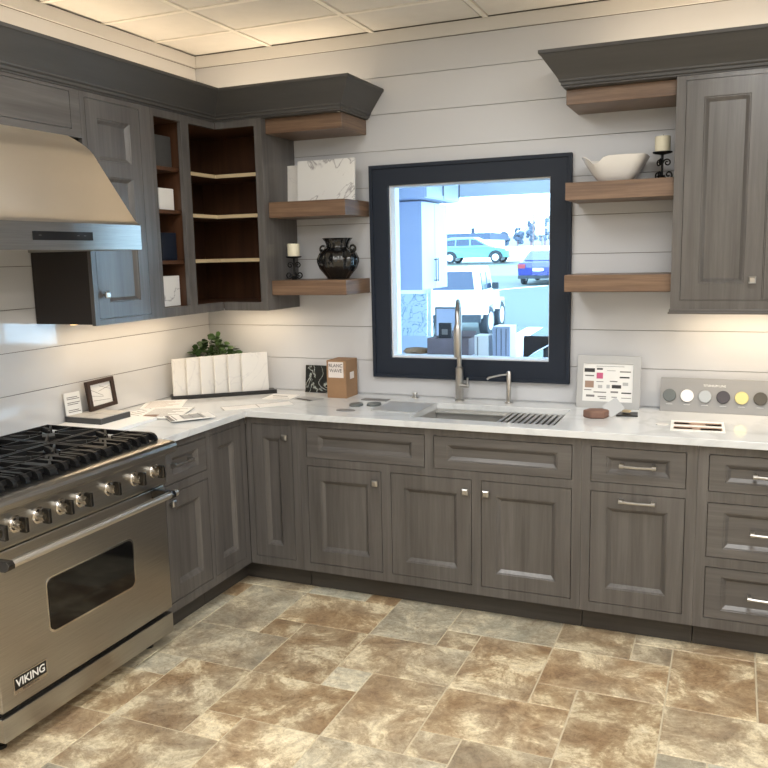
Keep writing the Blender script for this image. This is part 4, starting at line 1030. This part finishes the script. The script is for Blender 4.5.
# blue car, rear facing the house
TB = lambda l, w, h: (-4.87+w, 31+l, .27+h+.03*l)
r = car('blue_car', 'bright blue car parked at the right beyond the window, seen from behind', TB, 4.4, 1.8,
    ([(0, .3), (-.02, .75), (.1, .98), (1.0, 1.02), (3.1, 1.0), (4.2, .8), (4.3, .35)], [.86, .9, .88, .9, .9, .86, .84]),
    ([(.35, .98), (1.1, 1.42), (2.3, 1.44), (3.2, .98)], [.82, .62, .62, .82]),
    [[(.42, -.68, 1.03), (.42, .68, 1.03), (1.02, .56, 1.36), (1.02, -.56, 1.36)]], M['carb'], .33, None)
for l in (.85, 3.5):
    for s_ in (.80, -.80): wheel(r, *TB(l, s_, .33), .33, 'x', .2)
for s_ in (.72, -.72): MB().prism(lambda a, z, d: TB(a, d, z), [(-.06, .72), (-.06, .9), (.06, .9), (.06, .72)], s_-.16, s_+.16).build('tail_lamp', M['redl'], r)
MB().prism(lambda a, z, d: TB(a, d, z), [(-.045, .6), (-.045, .72), (0, .72), (0, .6)], -.22, .22).build('number_plate', M['paper'], r)
MB().prism(lambda a, z, d: TB(a, d, z), [(-.07, .28), (-.07, .42), (0.02, .42), (0.02, .28)], -.86, .86).build('bumper', M['tyre'], r)
# silver teal family car, side on, nose to the right
TS = lambda l, w, h: (-15.8+l*1.06, 50-w, 1.03+h)
r = car('family_car', 'pale teal estate-shaped car parked side-on across the street beyond the window', TS, 4.8, 1.9,
    ([(0, .35), (-.02, .8), (.1, 1.05), (3.4, 1.08), (4.45, .92), (4.75, .7), (4.78, .35)], [.9, .93, .93, .93, .9, .85, .85]),
    ([(.12, 1.05), (.45, 1.6), (1.0, 1.71), (2.4, 1.70), (3.55, 1.08)], [.86, .7, .68, .68, .86]),
    [[(.45, .84, 1.14), (1.25, .84, 1.14), (1.25, .72, 1.55), (.75, .73, 1.52)], [(1.32, .84, 1.14), (2.2, .84, 1.14), (2.15, .72, 1.58), (1.32, .72, 1.56)], [(2.28, .84, 1.14), (3.25, .84, 1.14), (2.55, .72, 1.55), (2.26, .72, 1.56)]], M['cart'], .36, None)
for l in (.95, 3.9):
    for s_ in (.86, -.86): wheel(r, *TS(l, s_, .36), .36, 'y', .22)
b = MB()
for l in (.95, 3.9): b.prism(lambda a, z, d: TS(a, d, z), [(l+.46*math.cos(PI*k/8), .36+.46*math.sin(PI*k/8)) for k in range(9)], .925, .945)
b.build('wheel_arch', M['tyre'], r)
for l in (.05, 4.55): MB().prism(lambda a, z, d: TS(a, d, z), [(l, .75), (l, .92), (l+.18, .92), (l+.18, .78)], .6, .94).build('lamp', M['redl'] if l < 1 else M['rim'], r)
# low building, posts, sign, trees
r = thing('low_building', 'long low building with a grey roof behind the teal car', 'building', (-21, 72, gh(72)))
MB().box(-27, -18.6, 72, 78, gh(72)-.2, 2.95).build('wall', M['bldg'], r)
MB().box(-27.4, -18.3, 71.5, 78.4, 2.95, 3.55).build('roof', M['rooff'], r)
MB().box(-20.9, -20.6, 74, 74.3, 3.56, 4.1).build('chimney', M['rooff'], r)
for x, lab in ((-7.12, 'thin rusty post at the left of the sign beyond the window'), (-6.66, 'thin rusty post at the right of the sign beyond the window')):
    b = MB(); b.tube([(x, 40, gh(40)), (x, 40, 3.75)], .035, 8); tag(b.build('sign_post', M['post']), lab, 'post', 'sign posts')
b = MB(); b.box(-7.0, -6.52, 39.9, 39.95, 2.55, 3.6); tag(b.build('street_sign', M['line']), 'white upright sign panel between the thin posts beyond the window', 'sign')
b = MB(); vs = []; fs = []; n = 24
for i in range(n):
    x = -28+i*.85; h_ = 2.6+min(4.5, max(0, (x+24)*.45))+.2*math.sin(i*1.3)
    vs += [(x, 84, 2.3), (x, 92, h_), (x, 110, h_), (x, 118, 2.3)]
for i in range(n-1):
    for k in range(3): fs.append((4*i+k, 4*i+k+1, 4*i+5+k, 4*i+4+k))
    fs.append((4*i+3, 4*i, 4*i+4, 4*i+7))
fs += [(0, 1, 2, 3), (4*n-4, 4*n-3, 4*n-2, 4*n-1)]
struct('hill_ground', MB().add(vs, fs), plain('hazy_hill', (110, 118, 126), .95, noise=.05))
def tree(x, y, z, w_, h_, label):
    r = thing('tree', label, 'tree', (x, y, z), 'hazy trees on the far hill')
    MB().tube([(x, y, z), (x, y, z+h_*.55)], .12, 7).build('trunk', M['post'], r)
    b = MB(); rnd = random.Random(int(x*100))
    for k in range(26):
        a = rnd.random()*2*PI; q = rnd.random()**.5*w_*.5; rr = w_*rnd.uniform(.16, .26); cz_ = z+h_*rnd.uniform(.2, .9)
        b.lathe([(rr*math.sin(PI*j/6)+.001, -rr*math.cos(PI*j/6)) for j in range(7)], x+q*math.cos(a), y+q*math.sin(a)*.6, cz_, 9, rfun=lambda a_, h2: 1+.18*math.sin(3*a_+h2*5))
    b.build('crown', M['tree'], r)
tl_ = ['leftmost and lowest', 'second from the left', 'third from the left', 'fourth from the left', 'fifth from the left', 'rightmost and tallest']
for i, (u_px, h_) in enumerate([(-20.6, 1.5), (-19.2, 1.6), (-17.8, 2.0), (-16.4, 2.7), (-15.0, 3.2), (-13.5, 3.6)]):
    tree(u_px, 80, gh(80)-.05, 1.0, h_, 'hazy blue-grey tree on the far hill beyond the window, '+tl_[i])

# ---------------------------------------------------------------- light
def area(name, loc, sx, sy, power, col, rot=(0, 0, 0), spread=None):
    l = bpy.data.lights.new(name, 'AREA'); l.shape = 'RECTANGLE'; l.size = sx; l.size_y = sy; l.energy = power; l.color = col
    if spread: l.spread = spread
    o = bpy.data.objects.new(name, l); C.objects.link(o); o.location = loc; o.rotation_euler = rot; return o
k = 0
nm = ['nearest the range', 'nearest the sink wall centre', 'above the right of the room', 'mid room by the left wall', 'mid room centre', 'mid room right', 'far back left', 'far back centre', 'far back right']
for y in (-1.9, -3.5, -5.1):
    for x in (1.4, 3.0, 4.6):
        r = thing('ceiling_light', 'recessed rectangular ceiling light, '+nm[k], 'light', (x, y, H), 'recessed ceiling lights'); k += 1
        b = MB(); b.slab(FL, [x-.30, x-.27, x+.27, x+.30], [y-.60, y-.57, y+.57, y+.60], lambda a, q: not (x-.27 < a < x+.27 and y-.57 < q < y+.57), H-.012, H-.0005); b.build('frame', M['ceilgrid'], r)
        b = MB(); b.box(x-.27, x+.27, y-.57, y+.57, H-.006, H-.001); b.build('diffuser', M['led_n'], r)
        area('ceiling_light_lamp', (x, y, H-.014), .52, 1.12, 14, (.92, .965, 1))
W = (1, .79, .54)
def strip(x0, x1, y0, y1, z, power, label, up=False):
    r = MB(); r.box(x0, x1, y0, y1, z-.004, z+.004)
    tag(r.build('led_strip', M['led_w']), label, 'light strip', 'warm LED strips on the cabinets')
    area('led_strip_lamp', ((x0+x1)/2, (y0+y1)/2, z+(.012 if up else -.012)), x1-x0, y1-y0, power, W, (PI if up else 0, 0, 0))
strip(.08, .10, -2.1, -.35, 2.373, 4.5, 'warm light strip on top of the left wall cabinets', True)
strip(.20, 1.0, -.10, -.08, 2.373, 2.6, 'warm light strip on top of the open corner cabinet', True)
strip(2.25, 3.30, -.10, -.08, 2.373, 4, 'warm light strip on top of the right wall cabinet', True)
strip(.14, .16, -1.25, -.40, 1.3905, 2.0, 'warm light strip under the left wall cabinets')
strip(.20, .58, -.16, -.14, 1.3955, 1.0, 'warm light strip under the open corner cabinet')
strip(2.68, 3.30, -.16, -.14, 1.4055, 2.6, 'warm light strip under the right wall cabinet')

wd = bpy.data.worlds.new('world'); bpy.context.scene.world = wd; wd.use_nodes = True
bg = wd.node_tree.nodes['Background']; bg.inputs[0].default_value = (.60, .83, 1.0, 1); bg.inputs[1].default_value = 10
sc = bpy.context.scene
sc.view_settings.view_transform = 'Standard'; sc.view_settings.look = 'None'; sc.view_settings.gamma = 1; sc.view_settings.use_curve_mapping = False
sc.view_settings.exposure = 0.0
sc.cycles.use_denoising = True
sc.cycles.max_bounces = 8
sc.cycles.sample_clamp_indirect = 6
